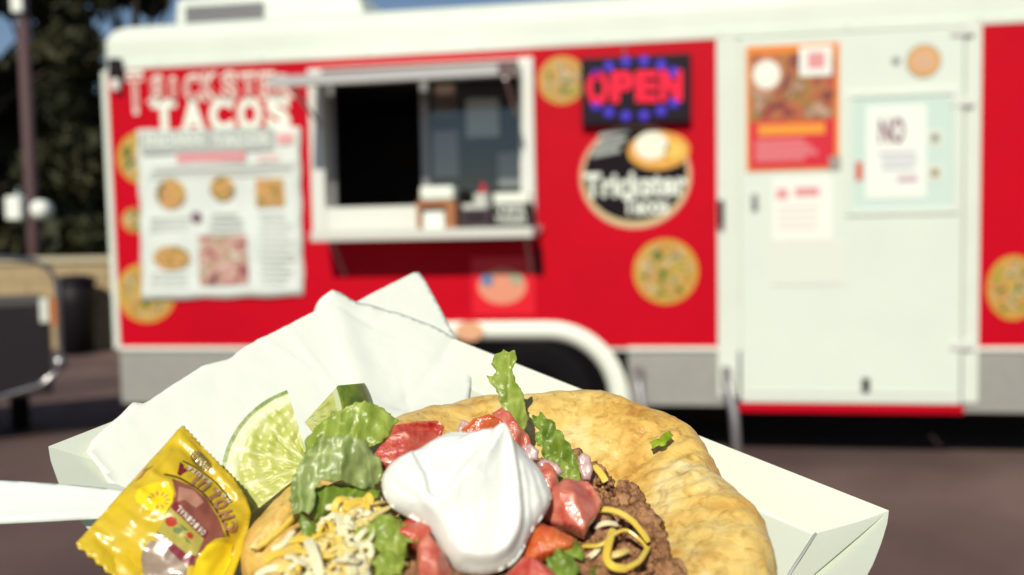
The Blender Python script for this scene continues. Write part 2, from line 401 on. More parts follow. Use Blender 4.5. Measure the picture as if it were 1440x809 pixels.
# awning: the service flap swung up
hx0, hx1, hz = wall(447, 125).x, wall(736, 110).x, wall(736, 100).z
f0, f1 = wall(376, 108, -.5), wall(700, 90, -.5)
aw = MB(); q = [Vector((hx0, -.052, hz+.012)), Vector((hx1, -.052, hz+.012)), Vector((f1.x, -.5, f1.z)), Vector((f0.x, -.5, f0.z))]
dn = Vector((0, .004, -.05))
aw.add(q+[p+dn for p in q], [(3, 2, 1, 0), (4, 5, 6, 7), (0, 1, 5, 4), (1, 2, 6, 5), (2, 3, 7, 6), (3, 0, 4, 7)])
awo = aw.build('awning_flap', pm('flap_grey', (.50, .50, .50), .5, metal=.2), truck)
for xx in (hx0+.03, hx1-.03):
    MB().tube([(xx, -.06, hz-.25), (xx, -.42, f1.z-.055)], .009, 8).build('gas_strut', STEEL, awo)
# shelf
s0, s1 = wall(436, 325, -.26), wall(749, 320, -.26); sz = wall(600, 322, -.26).z
sh = MB().box(s0.x, s1.x, -.26, -.052, sz-.055, sz, .006).build('serving_shelf', pm('shelf_white', (.62, .62, .57), .4), truck)
for xx in (s0.x+.10, s1.x-.04):
    mb = MB(); mb.tube([(xx, -.22, sz-.057), (xx, -.02, sz-.24)], .010, 8); mb.build('bracket', STEEL, sh)
kb = wall(757, 322, -.02)
MB().tube([(kb.x, -.006, kb.z), (kb.x, -.045, kb.z)], [.024, .020], 16).build('latch_knob', pm('pinkish_knob', (.42, .2, .2), .4), truck)
MB().box(kb.x-.012, kb.x+.018, -.03, -.006, kb.z-.24, kb.z-.10, .005).build('flap_latch', BLACK, truck)
# door
dx0, dx1, dz0, dz1 = wall(1040, 200).x, wall(1352, 200).x, wall(1200, 566).z, wall(1200, 42).z
DOORM = pm('door_white', (.71, .765, .69), .5, var=(2.5, (.655, .71, .64), .8), bump=(6, .05, .01))
door = MB().box(dx0, dx1, -.030, -.0008, dz0, dz1-.02, .008).build('door', DOORM, truck)
MB().box(dx0-.01, dx1+.02, -.02, .02, dz0-.052, dz0-.006, .004).build('door_sill', RED, truck)
MB().box(dx0+.02, dx1-.02, -.036, -.0305, dz0+.05, dz0+.062, .002).build('kick_seam', FRM, door)
lp = wall(1217, 541, -.03)
lt = MB().box(lp.x-.018, lp.x+.018, -.05, -.0302, lp.z-.035, lp.z+.035, .008).build('door_latch', BLACK, door)
for (px, py) in ((1352, 145), (1352, 485), (1352, 46)):
    hp = wall(px, py); MB().box(hp.x-.06, hp.x+.05, -.042, -.0305, hp.z-.02, hp.z+.02, .005).build('hinge', FRM, door)
for (px, py, h_) in ((1013, 300, .13), (1060, 283, .07)):
    hp = wall(px, py); MB().box(hp.x-.015, hp.x+.015, -.06, -.0305 if px > 1030 else -.0165, hp.z-h_/2, hp.z+h_/2, .006).build('door_handle', BLACK if px < 1030 else STEEL, door)
PANEM = pm('door_pane', (.58, .71, .65), .12, spec=.6)
pa, pb = wall(1196, 140), wall(1336, 292)
dw = MB().box(pa.x, pb.x, -.0335, -.0305, pb.z, pa.z, .001).build('door_window', PANEM, door)
for (x0, x1, z0, z1) in ((pa.x-.03, pb.x+.03, pa.z, pa.z+.03), (pa.x-.03, pb.x+.03, pb.z-.03, pb.z), (pa.x-.03, pa.x, pb.z, pa.z), (pb.x, pb.x+.03, pb.z, pa.z)):
    MB().box(x0, x1, -.040, -.0306, z0, z1, .003).build('window_frame', DOORM, dw)
# roof air conditioner
ap0, ap1 = wall(242, 30, .75), wall(525, 22, .75)
ac = empty('roof_air_conditioner', ((ap0.x+ap1.x)/2, 1.0, 2.456), 'white louvred air conditioner on the truck roof', 'air conditioner')
zc = 2.456
v = [(ap0.x, .75, zc), (ap1.x, .75, zc), (ap1.x, 1.5, zc), (ap0.x, 1.5, zc), (ap0.x+.02, .78, zc+.33), (ap1.x-.13, .80, zc+.33), (ap1.x-.13, 1.45, zc+.33), (ap0.x+.02, 1.45, zc+.33)]
bm = bmesh.new(); bv = [bm.verts.new(p) for p in v]
for q in [(3, 2, 1, 0), (4, 5, 6, 7), (0, 1, 5, 4), (1, 2, 6, 5), (2, 3, 7, 6), (3, 0, 4, 7)]: bm.faces.new([bv[i] for i in q])
bmesh.ops.bevel(bm, geom=bm.edges[:], offset=.03, segments=4, profile=.6, affect='EDGES'); bm.verts.index_update()
autosmooth(obj('housing', [q.co.copy() for q in bm.verts], [[q.index for q in f.verts] for f in bm.faces], WHITE, ac)); bm.free()
gx = np.linspace(ap0.x+.10, ap0.x+.62, 26)
for x in gx: MB().box(x-.006, x+.006, .748, .775, zc+.085, zc+.27).build('louvre', STEEL, ac)
# front upper-left marker lamp
mk = wall(166, 98)
ml = MB().box(mk.x-.03, mk.x+.045, -.055, -.015, mk.z-.055, mk.z+.055, .012).build('marker_lamp', BLACK, truck)
MB().box(mk.x-.022, mk.x+.03, -.05, -.016, mk.z-.125, mk.z-.058, .01).build('lamp_lens', FRM, ml)
# folding step beside the door
st = empty('folding_step', (wall(965, 600, -.2).x, -.2, 0), 'folding grey tubular step standing by the truck door', 'step')
for px in (897, 1021):
    p = wall(px, 524, -.10); xx = p.x
    pts = [(xx+.012, -.012, p.z-.03), (xx+.008, -.05, p.z+.0), (xx, -.10, p.z+.012), (xx, -.15, p.z-.01), (xx+.01, -.18, p.z-.08), (xx+.03, -.22, .28), (xx+.045, -.26, .0)]
    MB().tube(pts, .023, 12).build('leg', STEEL, st, True)
xa, xb = wall(897, 560, -.2).x, wall(1021, 560, -.2).x
MB().box(xa+.03, xb+.03, -.36, -.18, .06, .09, .004).build('tread', ALU, st)
MB().box(xa+.0, xb+.0, -.235, -.215, .10, .12, .004).build('crossbar', STEEL, st)

# ------------------------------------------------------------------ vinyl prints on the truck
def foodprint(name, cols, scale):
    m = pm(name, cols[0], .5); t, b, L = nodes(m); tc = t.nodes.new('ShaderNodeTexCoord')
    n = t.nodes.new('ShaderNodeTexNoise'); n.inputs['Scale'].default_value = scale; n.inputs['Detail'].default_value = 4; n.inputs['Distortion'].default_value = .8
    L.new(tc.outputs['Object'], n.inputs['Vector']); k = len(cols)
    r = ramp(t, [(.36+.28*i/(k-1), c) for i, c in enumerate(cols)]); L.new(n.outputs['Fac'], r.inputs['Fac']); L.new(r.outputs[0], b.inputs['Base Color']); return m
TACO = foodprint('taco_print', [(.06, .10, .02), (.30, .28, .04), (.58, .40, .06), (.42, .11, .05), (.62, .52, .26), (.10, .14, .03)], 15)
GOLD = pm('gold_rim', (.60, .26, .04), .5, var=(20, (.55, .34, .05), 1))
def ellipse(px, py, rx, ry, mat, par, y, name='print', n=40, xr=None):
    c = wall(px, py, y); ex = wall(px+rx, py, y).x-c.x; ez = c.z-wall(px, py+ry, y).z
    pts = [(c.x+ex*math.cos(2*math.pi*i/n), y, c.z+ez*math.sin(2*math.pi*i/n)) for i in range(n)]
    if xr is not None: pts = [p for p in pts if p[0] > xr]
    return obj(name, pts, [tuple(range(len(pts)))], mat, par, False)
for (px, py, r_) in ((790, 113, 34), (936, 382, 46), (1425, 405, 38), (202, 222, 38), (205, 412, 42), (188, 310, 17)):
    e = ellipse(px, py, r_, r_*1.0 if px != 1425 else r_*1.2, GOLD, truck, -.0085, 'round_sticker'); ellipse(px, py, r_*.84, r_*.84 if px != 1425 else r_, TACO, e, -.0105, 'taco_picture')
# name lettering: outlined TRICKSTER over solid TACOS
def letters(word, x0, x1, b0, b1, hts, mats, offs, y=-.0085):
    k = len(word); par = None
    for i, ch in enumerate(word):
        cw = (x1-x0)/k; xa = x0+cw*i+cw*.06; xb = x0+cw*(i+1)-cw*.06; bl = b0+(b1-b0)*(i+.5)/k
        if ch in 'I': xa, xb = xa+cw*.3, xb-cw*.3
        h = hts[i] if isinstance(hts, (list, tuple)) else hts; z = y
        po = wall_text('letter', ch, xa, xb, bl+ (h-40 if h > 40 else 0), bl-40 if h > 40 else bl-h, mats[0], truck, off=0, y=z, offset=offs[0])
        if ch == 'R' and i == 1:      # the second letter is mirrored
            xs = [v.co.x for v in po.data.vertices]; s_ = min(xs)+max(xs)
            for v in po.data.vertices: v.co.x = s_-v.co.x
        if len(mats) > 1:
            pi_ = wall_text('letter_inner', ch, xa+2, xb-2, bl+(h-40 if h > 40 else 0)-2, (bl-40 if h > 40 else bl-h)+2, mats[1], po, off=0, y=z-.0015, offset=offs[1])
            if ch == 'R' and i == 1:
                xs = [v.co.x for v in pi_.data.vertices]; s_ = min(xs)+max(xs)
                for v in pi_.data.vertices: v.co.x = s_-v.co.x
letters('TRICKSTER', 178, 416, 144, 136, [54, 34, 32, 34, 36, 36, 34, 34, 30], [VW, RED], [.05, -.012])
letters('TACOS', 212, 412, 184, 178, 42, [VW], [.06])
# big round logo: pinkish-white ring, black disc, bread picture, lettering
lg = ellipse(893, 248, 80, 74, pm('logo_ring', (.68, .22, .18), .5), truck, -.0085, 'round_logo')
ellipse(893, 249, 77, 71, pm('logo_cream', (.62, .48, .26), .5), lg, -.0095, 'logo_band')
ellipse(893, 246, 73, 65, pm('logo_black', (.008, .004, .008), .6, spec=.15), lg, -.0105, 'logo_disc')
ellipse(926, 212, 44, 27, pm('logo_bread', (.70, .26, .03), .5, var=(30, (.78, .46, .10), 1.0)), lg, -.0115, 'bread_picture')
ellipse(916, 205, 24, 20, pm('logo_white', (.85, .82, .68), .5), lg, -.0125, 'cream_picture')
ellipse(948, 211, 13, 12, pm('logo_yellow', (.78, .52, .10), .5), lg, -.0125, 'cheese_picture')
wall_text('logo_lettering', 'Trickster', 822, 966, 277, 245, VW, lg, off=0, y=-.013, offset=.035)
wall_text('logo_lettering', 'Tacos', 876, 940, 301, 277, VW, lg, off=0, y=-.013, offset=.035)
for (a, b_, c, d) in ((832, 222, 872, 214), (838, 210, 880, 200), (842, 197, 886, 186)):
    p, q = wall(a, b_, -.0125), wall(c, d, -.0125); h = .03
    obj('logo_stroke', [(p.x, -.0125, p.z), (q.x, -.0125, q.z), (q.x, -.0125, q.z+h), (p.x, -.0125, p.z+h)], [(0, 1, 2, 3)], GREYINK, lg, False)
# square vinyl under the shelf: bright red with a round emblem
e = MB().box(wall(664, 400).x, wall(752, 400).x, -.009, -.0062, wall(700, 443).z, wall(700, 362).z).build('red_sticker', pm('bright_red', (.72, .004, .02), .4), truck)
ellipse(706, 403, 34, 25, pm('emblem_salmon', (.72, .28, .18), .5), e, -.0105, 'emblem'); ellipse(685, 394, 9, 9, pm('emblem_blue', (.12, .2, .36), .5), e, -.0115, 'emblem_dot'); ellipse(726, 393, 10, 8, pm('emblem_olive', (.35, .36, .24), .5), e, -.0115, 'emblem_dot')
ellipse(660, 466, 20, 14, pm('peach', (.72, .38, .22), .5), truck, -.0335, 'fender_sticker')

# ------------------------------------------------------------------ signs hung on the truck
def strip(par, px0, py0, px1, py1, mat, y, name='print_line'):
    a = wall(px0, py0, y); b = wall(px1, py1, y)
    return obj(name, [(a.x, y, b.z), (b.x, y, b.z), (b.x, y, a.z), (a.x, y, a.z)], [(0, 1, 2, 3)], mat, par, False)
menu = empty('menu_banner', (wall(310, 418).x, -.016, wall(310, 418).z), 'large white menu banner with food pictures hung beside the serving window', 'menu')
BANN = pm('banner_vinyl', (.74, .78, .73), .6, var=(9, (.62, .67, .64), 1.0))
# slightly wavy banner
cs = [(192, 183), (422, 178), (427, 416), (200, 422)]
A, B, C_, D = [wall(p[0], p[1], -.018) for p in cs]; nx_, nz_ = 24, 24; vv = []; ff = []
for j in range(nz_+1):
    for i in range(nx_+1):
        s, t_ = i/nx_, j/nz_; p = (A*(1-s)+B*s)*(1-t_)+(D*(1-s)+C_*s)*t_
        ed = .004*math.sin(s*23+t_*5)*(1 if j in (0, nz_) else .5); vv.append((p.x+.004*math.sin(t_*31), -.018+.004*math.sin(s*11+3*t_)+.003*math.sin(t_*17), p.z+ed))
for j in range(nz_):
    for i in range(nx_): a = j*(nx_+1)+i; ff.append((a, a+1, a+nx_+2, a+nx_+1))
ss = obj('sheet', vv, ff, BANN, menu); sm = ss.modifiers.new('s', 'SOLIDIFY'); sm.thickness = .002
yb = -.0285
strip(menu, 197, 186, 385, 210, pm('banner_grey', (.42, .46, .44), .6), yb, 'heading_band')
strip(menu, 248, 216, 345, 226, PINK, yb); strip(menu, 362, 218, 392, 226, pm('pale_pink', (.72, .55, .52), .6), yb)
wall_text('heading', 'INDIAN', 205, 284, 206, 190, VW, menu, off=0, y=yb-.0015, offset=.01); wall_text('heading', 'TACOS', 300, 378, 206, 190, VW, menu, off=0, y=yb-.0015, offset=.01)
strip(menu, 390, 188, 412, 202, pm('price_pink', (.75, .35, .36), .6), yb, 'price')
P2 = foodprint('dish_print', [(.10, .09, .03), (.40, .26, .05), (.60, .36, .10), (.62, .25, .14), (.30, .30, .05)], 20)
P3 = foodprint('photo_print', [(.12, .05, .06), (.45, .12, .10), (.62, .42, .38), (.35, .22, .10), (.60, .55, .50)], 11)
ellipse(240, 273, 21, 21, P2, menu, yb, 'dish_picture'); ellipse(312, 265, 17, 17, P2, menu, yb, 'dish_picture'); strip(menu, 359, 252, 400, 290, P2, yb, 'dish_picture')
ellipse(241, 363, 26, 17, P2, menu, yb, 'dish_picture'); strip(menu, 278, 332, 349, 400, P3, yb, 'dish_photo'); ellipse(276, 306, 8, 8, pm('dark_mark', (.18, .10, .14), .6), menu, yb, 'mark')
rng = random.Random(4)
LG = pm('light_grey_ink', (.55, .58, .55), .7)
for (x0, x1, ya, yb2) in ((208, 268, 306, 328), (290, 345, 300, 326), (362, 415, 300, 402), (208, 268, 384, 402), (210, 420, 234, 244)):
    yy = ya
    while yy < yb2:
        strip(menu, x0+rng.uniform(0, 6), yy, x1-rng.uniform(0, 16), yy+2.6, LG, yb); yy += 8
# OPEN sign: LED board
ob_ = wall(895, 125)
os_ = empty('open_sign', (ob_.x, -.03, wall(895, 178).z), 'black LED sign reading OPEN in red ringed by blue lights', 'sign')
MB().box(wall(817, 125, -.06).x, wall(972, 125, -.06).x, -.06, -.0125, wall(895, 174, -.06).z, wall(895, 78, -.06).z, .008).build('board', pm('sign_black', (.010, .005, .012), .5, spec=.2), os_)
LED = pm('red_led', (.6, .0, .02), .4, emit=((1.0, .0, .06), .40)); BLED = pm('blue_led', (.05, .03, .5), .4, emit=((.10, .03, .7), .16))
v, f = text2d('OPEN', .012)
# letters made of rows of LED dots
a = wall(824, 144, -.062); b = wall(957, 140, -.062); top = wall(824, 103, -.062).z; wd = v[:, 0].max()
def poly_in_faces(q):
    for fc in f:
        x = [v[i] for i in fc]; c = False; m_ = len(x)
        for i in range(m_):
            x1, y1 = x[i]; x2, y2 = x[(i+1) % m_]
            if ((y1 > q[1]) != (y2 > q[1])) and q[0] < (x2-x1)*(q[1]-y1)/(y2-y1)+x1: c = not c
        if c: return True
    return False
for li, ch in enumerate('OPEN'):
    v, f = text2d(ch, .05); lw = v[:, 0].max(); mb = MB(); x0 = 825+li*34.5; x1 = x0+31
    for iy in range(13):
        for ix in range(11):
            q = ((ix+.5)/11*lw, -.02+(iy+.5)/13*1.05)
            if poly_in_faces(q):
                p = wall(x0+(x1-x0)*q[0]/lw, 145-42*q[1]-li*1.0, -.0605); s_ = .0058
                mb.box(p.x-s_, p.x+s_, -.066, -.0605, p.z-s_, p.z+s_)
    mb.build('led_letter', LED, os_)
for k in range(16):
    an = 2*math.pi*(k+.5)/16; px = 893+66*math.cos(an)*1.0; py = 125-37*math.sin(an)*1.05-(px-893)*.03
    if abs(math.sin(an)) < .3: continue
    p = wall(px, py, -.0605); mb = MB()
    mb.tube([(p.x, -.0605, p.z), (p.x, -.066, p.z)], [.027, .020], 14).build('blue_light', BLED, os_)
MB().tube([(wall(878, 66).x, -.014, wall(878, 62).z), (wall(878, 66).x, -.03, wall(878, 80).z)], .004, 6).build('hanging_wire', STEEL, os_)
# door poster and notices
po = notice('food_poster', 1049, 66, 1180, 238, ORANGE, 'orange and red food poster with a plated dish on the white door', 'poster', y=-.0325)
strip(po, 1054, 78, 1174, 172, foodprint('poster_food', [(.05, .02, .03), (.22, .05, .03), (.45, .06, .05), (.40, .20, .04), (.18, .10, .03), (.50, .30, .22)], 9), -.035, 'poster_photo')
ellipse(1078, 106, 25, 26, pm('plate_rim', (.5, .22, .12), .5), po, -.036, 'plate'); ellipse(1078, 105, 19, 20, VW, po, -.037, 'plate_food')
strip(po, 1054, 172, 1174, 234, pm('poster_red', (.62, .01, .03), .5), -.036, 'red_field'); strip(po, 1066, 176, 1160, 188, pm('poster_amber', (.8, .3, .03), .5), -.037, 'title_line')
for yy in (197, 205, 213, 221): strip(po, 1062, yy, 1150-(yy % 3)*9, yy+5, pm('poster_rose', (.68, .16, .18), .5), -.037)
tg = notice('price_card', 1124, 66, 1170, 106, PAPER, 'small white card with pink print pinned on the poster corner', 'card', y=-.0375)
strip(tg, 1136, 74, 1160, 96, PINK, -.0395)
ms = notice('round_magnet', 1166, 220, 1182, 238, pm('magnet_grey', (.32, .28, .26), .5), 'small grey square magnet at the poster lower corner', 'magnet', y=-.0375)
sn = notice('no_notice', 1218, 150, 1302, 278, PAPER, 'white paper notice reading NO on the pale door pane', 'notice', y=-.0345)
wall_text('lettering', 'NO', 1236, 1272, 201, 168, pm('purple_ink', (.20, .06, .12), .6), sn, off=0, y=-.0365, offset=.03)
for (x0, x1, ya) in ((1236, 1288, 214), (1240, 1290, 224), (1240, 1286, 234)): strip(sn, x0, ya, x1, ya+5, pm('faint_grey', (.55, .56, .60), .7), -.0365)
strip(sn, 1262, 248, 1290, 256, pm('faint_purple', (.55, .40, .45), .7), -.0365)
n2 = notice('hours_notice', 1086, 252, 1170, 338, pm('pale_paper', (.80, .82, .76), .7), 'white paper notice with pink heading below the food poster', 'notice', y=-.0325)
for (x0, x1, ya, h) in ((1092, 1108, 266, 14), (1118, 1152, 264, 12)): strip(n2, x0, ya, x1, ya+h, PINK, -.0345)
for ya in (290, 300, 310, 320): strip(n2, 1094, ya, 1150, ya+3, pm('very_pale_pink', (.74, .64, .60), .7), -.0345)
n3 = notice('pale_notice', 1084, 340, 1186, 400, pm('grey_paper', (.70, .73, .66), .7), 'blank pale sheet taped low on the white door', 'notice', y=-.0325)
rs = empty('round_badge', (wall(1299, 86).x, -.032, wall(1299, 112).z), 'round orange ringed badge sticker high on the white door', 'sticker')
ellipse(1299, 86, 25, 24, pm('badge_grey', (.35, .33, .28), .5), rs, -.0325, 'rim'); ellipse(1299, 86, 22, 21, pm('badge_orange', (.72, .36, .10), .5), rs, -.0335, 'band'); ellipse(1299, 86, 15, 14, pm('badge_peach', (.72, .48, .30), .5, var=(60, (.55, .3, .2), 1)), rs, -.0345, 'face')
bt = empty('door_button', (wall(1260, 86).x, -.032, wall(1260, 92).z), 'small dark button beside the round badge', 'button'); ellipse(1260, 86, 6, 6, STEEL, bt, -.0325, 'disc')
for i, (px, py, lb, cl) in enumerate(((1315, 194, 'small dark sticker on the door pane, upper of two', (.22, .24, .20)), (1315, 243, 'small brown sticker on the door pane, lower of two', (.30, .22, .12)))):
    s_ = notice('pane_sticker', px-10, py-11, px+10, py+11, pm('stk%d' % i, (.70, .72, .62), .6), lb, 'sticker', y=-.034); ellipse(px, py, 6, 6, pm('stk_ink%d' % i, cl, .6), s_, -.0365, 'emblem')
s_ = notice('red_tag', 1203, 228, 1213, 254, pm('tag_red', (.60, .10, .06), .6), 'small red tag at the edge of the door pane', 'tag', y=-.034)

# ------------------------------------------------------------------ things on the serving shelf
sy = -.16
def shelf_box(name, px0, px1, pyt, mat, label, cat, y0=-.2, y1=-.08):
    a, b = wall(px0, 300, y0), wall(px1, 300, y0); zt = wall(px0, pyt, y0).z
    e = empty(name, ((a.x+b.x)/2, (y0+y1)/2, sz), label, cat); return e, a.x, b.x, zt, y0, y1
CARD = pm('cardboard', (.42, .17, .07), .75, var=(12, (.34, .13, .05), 1))
e, a, b, zt, y0, y1 = shelf_box('cardboard_caddy', 586, 640, 283, CARD, 'brown cardboard caddy with a white tray on top', 'box')
mb = MB(); mb.box(a, a+.02, y0, y1, sz+.001, zt); mb.box(b-.05, b, y0, y1, sz+.001, zt); mb.box(a+.02, b-.05, y1-.02, y1, sz+.001, zt); mb.box(a+.02, b-.05, y0, y1-.02, zt-.03, zt-.002); mb.build('carton', CARD, e)
MB().box(a+.03, b-.06, y0+.01, y1-.03, sz+.001, sz+.09, .004).build('napkin_stack', PAPER, e)
MB().box(a+.02, b-.005, y0-.01, y1+.01, zt+.001, zt+.075, .02).build('white_tray', VW, e)
e, a, b, zt, y0, y1 = shelf_box('napkin_dispenser', 647, 690, 294, BLACK, 'dark purple napkin dispenser between the caddy and black crate', 'dispenser')
MB().box(a, b, y0, y1, sz+.001, zt, .01).build('body', pm('dispenser_plum', (.05, .03, .04), .4), e); MB().box(a+.03, b-.03, y0-.004, y0+.02, sz+.04, zt-.03, .003).build('face_plate', BLACK, e)
e, a, b, zt, y0, y1 = shelf_box('lettered_crate', 692, 747, 287, BLACK, 'black crate with white lettering at the shelf end', 'crate')
MB().box(a, b, y0, y1, sz+.001, zt, .006).build('body', BLACK, e)
for i, (w_, px0, px1, pb, ptp) in enumerate((('TIPS', 697, 738, 301, 290), ('THANKS', 696, 740, 314, 304))):
    wall_text('lettering', w_, px0, px1, pb, ptp, VW, e, off=0, y=y0-.0025, offset=.02)
e, a, b, zt, y0, y1 = shelf_box('lid_stack', 664, 688, 272, PAPER, 'stack of white lids on the napkin dispenser', 'lids', -.19, -.10)
zt0 = wall(660, 294, -.2).z
for k in range(4): MB().tube([((a+b)/2, -.145, zt0+.002+k*.02), ((a+b)/2, -.145, zt0+.018+k*.02)], [.042, .046], 20).build('lid', PAPER, e)
e, a, b, zt, y0, y1 = shelf_box('white_carton', 692, 747, 272, PAPER, 'long white carton lying on the black lettered crate', 'carton', -.19, -.10)
MB().box(a+.01, b-.01, y0, y1, wall(700, 287, -.2).z+.001, zt, .006).build('body', VW, e)
p = wall(679, 268, -.15)
e = empty('red_bottle', (p.x, -.145, zt0+.082), 'small red topped sauce bottle on the lids', 'bottle')
MB().tube([(p.x, -.145, zt0+.083), (p.x, -.145, zt0+.105), (p.x, -.145, zt0+.12)], [.02, .02, .009], 14).build('body', REDINK, e, True); MB().tube([(p.x, -.145, zt0+.121), (p.x, -.145, zt0+.14)], [.009, .004], 10).build('nozzle', REDINK, e, True)

# ------------------------------------------------------------------ behind the truck's end
TAN = pm('tan_block', (.40, .30, .17), .85, var=(4, (.33, .24, .13), .9), bump=(40, .3, .01))
gw = ground(130, 492); yw = gw.y
wl_o = empty('block_wall', (-8, yw, 0), 'low tan block wall with a pale cap along the verge', 'wall')
MB().box(-30, 6, yw+.002, yw+.2, 0, .98).build('mortar_core', pm('mortar', (.30, .22, .14), .9), wl_o)
bmo = MB().box(-.195, .195, -.008, .05, .0, .185, .006).build('block', TAN); bme = bmo.data; first = True
for row in range(5):
    for i in range(46):
        x0 = -13+i*.40+(row % 2)*.2
        if x0 > 3: continue
        o = bmo if first else bpy.data.objects.new('block', bme)
        if not first: COL.objects.link(o)
        first = False; o.parent = wl_o; o.location = (x0+8+rng.uniform(-.004, .004), rng.uniform(-.004, .004), row*.196+.002)
MB().box(-30, 6, yw-.04, yw+.24, .982, 1.05, .01).build('cap', pm('cap_stone', (.46, .40, .27), .8), wl_o)
# bin-shaped dark body, added to stand in for shade on the wall
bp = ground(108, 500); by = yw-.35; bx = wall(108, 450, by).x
e = empty('wall_shade_form', (bx, by, 0), 'dark bin-shaped form added in place of shade on the tan wall', 'shade stand-in')
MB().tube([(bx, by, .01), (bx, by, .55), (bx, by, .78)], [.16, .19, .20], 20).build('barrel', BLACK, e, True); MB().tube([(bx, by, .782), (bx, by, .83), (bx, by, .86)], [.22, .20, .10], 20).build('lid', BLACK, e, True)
# equipment cart with tube frame
cp = CAM + ray(84, 500)*1.0; d6 = ray(84, 470); d6 = Vector((d6.x, d6.y, 0)).normalized()
cr_ = Vector((d6.y, -d6.x, 0)); base = Vector((CAM.x, CAM.y, 0))+d6*6.0
e = empty('equipment_cart', base-cr_*.7, 'black boxy equipment cart with grey tube frame and amber reflector', 'cart')
def cq(a, b, z): return base+cr_*a+d6*b+Vector((0, 0, z))
def cbox(a0, a1, b0, b1, z0, z1): 
    v = [cq(a, b, z) for a in (a0, a1) for b in (b0, b1) for z in (z0, z1)]
    return MB().add(v, [(0, 1, 3, 2), (4, 6, 7, 5), (0, 4, 5, 1), (2, 3, 7, 6), (0, 2, 6, 4), (1, 5, 7, 3)])
CART = pm('cart_black', (.018, .014, .018), .35, coat=.3)
cbox(-1.45, -.05, .05, .8, .30, .84).build('body', CART, e); cbox(-1.40, -.10, .08, .75, .842, .87).build('lid', pm('lid_grey', (.10, .09, .09), .4), e)
TUBE = pm('bright_tube', (.35, .34, .35), .22, metal=.9)
MB().tube([cq(-.75, 0, 1.13), cq(-.25, 0, 1.13), cq(-.12, 0, 1.11), cq(-.04, 0, 1.06), cq(0, 0, .98), cq(0, 0, .5), cq(-.02, 0, .44), cq(-.12, -.02, .36), cq(-.40, -.03, .30), cq(-1.1, -.03, .28)], .016, 10).build('frame_tube', TUBE, e, True)
MB().tube([cq(-.75, 0, 1.13), cq(-1.3, 0, 1.13), cq(-1.48, 0, 1.06), cq(-1.5, 0, .98), cq(-1.5, 0, .45)], .016, 10).build('frame_tube', TUBE, e, True)
cbox(-.10, -.055, -.012, .048, .74, .88).build('white_reflector', VW, e); cbox(-.046, -.012, -.014, .04, .72, .88).build('amber_reflector', pm('amber', (.60, .20, .06), .3), e)
MB().tube([cq(-.005, -.03, .49), cq(-.005, .01, .49)], [.042, .042], 18).build('tube_cap', TUBE, e, True)
for a in (-1.25, -.25):
    MB().tube([cq(a-.05, .6, .2), cq(a+.05, .6, .2)], .2, 22).build('wheel', TYRE, e, True)
# pole with two white boxes
yp = yw+.6; pb = wall(48, 350, yp)
e = empty('utility_pole', (pb.x, yp, 0), 'dark reddish utility pole with pale boxes behind the tan wall', 'pole')
pt = wall(28, -60, yp)
MB().tube([(pb.x, yp, 0), (pb.x, yp, 1.3), (pt.x, yp, pt.z)], [.085, .075, .065], 14).build('post', pm('pole_brown', (.085, .045, .048), .7), e, True)
pz = wall(25, 293, yp-.1); MB().box(pz.x-.10, pz.x+.10, yp-.2, yp-.07, pz.z-.14, pz.z+.14, .03).build('meter_box', PAPER, e)
pz = wall(60, 295, yp-.1); MB().tube([(pz.x, yp-.22, pz.z), (pz.x, yp-.18, pz.z), (pz.x, yp-.05, pz.z)], [.06, .11, .11], 20).build('meter_dome', PAPER, e, True)
pz = wall(24, 5, yp-.1); MB().box(pz.x-.07, pz.x+.07, yp-.12, yp-.075, pz.z-.1, pz.z+.3, .01).build('pole_plate', PAPER, e)

# trees
BARK = pm('bark', (.05, .035, .025), .9, bump=(30, .6, .02))
LEAFS = [pm('leaf_a', (.022, .028, .010), .7, var=(.8, (.050, .045, .014), 1)), pm('leaf_b', (.034, .034, .012), .7, var=(.8, (.018, .022, .008), 1))]
def tree(x, y, h, cw, seed, lab, mat, z0=1.0, nleaf=9000):
    rg = random.Random(seed); nr = np.random.default_rng(seed)
    e = empty('shade_tree', (x, y, 0), lab, 'tree', 'trees behind the block wall')
    MB().tube([(x, y, 0), (x+.1, y, h*.25), (x-.05, y+.1, h*.55), (x+.1, y, h*.85)], [.22, .17, .12, .04], 10).build('trunk', BARK, e, True)
    mb = MB(); clumps = []
    for k in range(26):
        a = rg.uniform(0, 2*math.pi); zz = rg.uniform(z0, h*.95); rr = cw*math.sqrt(rg.random())*(.55+.45*math.sin(math.pi*(zz-z0)/(h-z0+.01)))
        c = Vector((x+rr*math.cos(a), y+rr*math.sin(a), zz)); clumps.append((c, rg.uniform(.55, 1.05)*cw*.38))
        s = Vector((x, y, max(.8, zz*.6))); mb.tube([s, s.lerp(c, .5)+Vector((0, 0, .15)), c], [.05, .035, .012], 6, False)
    mb.build('limbs', BARK, e, True)
    V = []; F = []
    for i in range(nleaf):
        c, r_ = clumps[i % len(clumps)]; d = nr.normal(size=3); d /= np.linalg.norm(d); p = np.array(c)+d*r_*(nr.random()**.45)*np.array([1, 1, .8])
        a = nr.normal(size=3); a /= np.linalg.norm(a); b = np.cross(a, nr.normal(size=3)); b /= np.linalg.norm(b); s = nr.uniform(.12, .24)
        k = len(V); V += [tuple(p-a*s), tuple(p+b*s*.45), tuple(p+a*s), tuple(p-b*s*.45)]; F.append((k, k+1, k+2, k+3))
    obj('crown', V, F, mat, e, False)
def tx(px, y): return wall(px, 300, y).x
tree(tx(-60, 10.5), 10.5, 8.5, 2.4, 1, 'broad dark shade tree with the widest crown beside the utility pole', LEAFS[0])
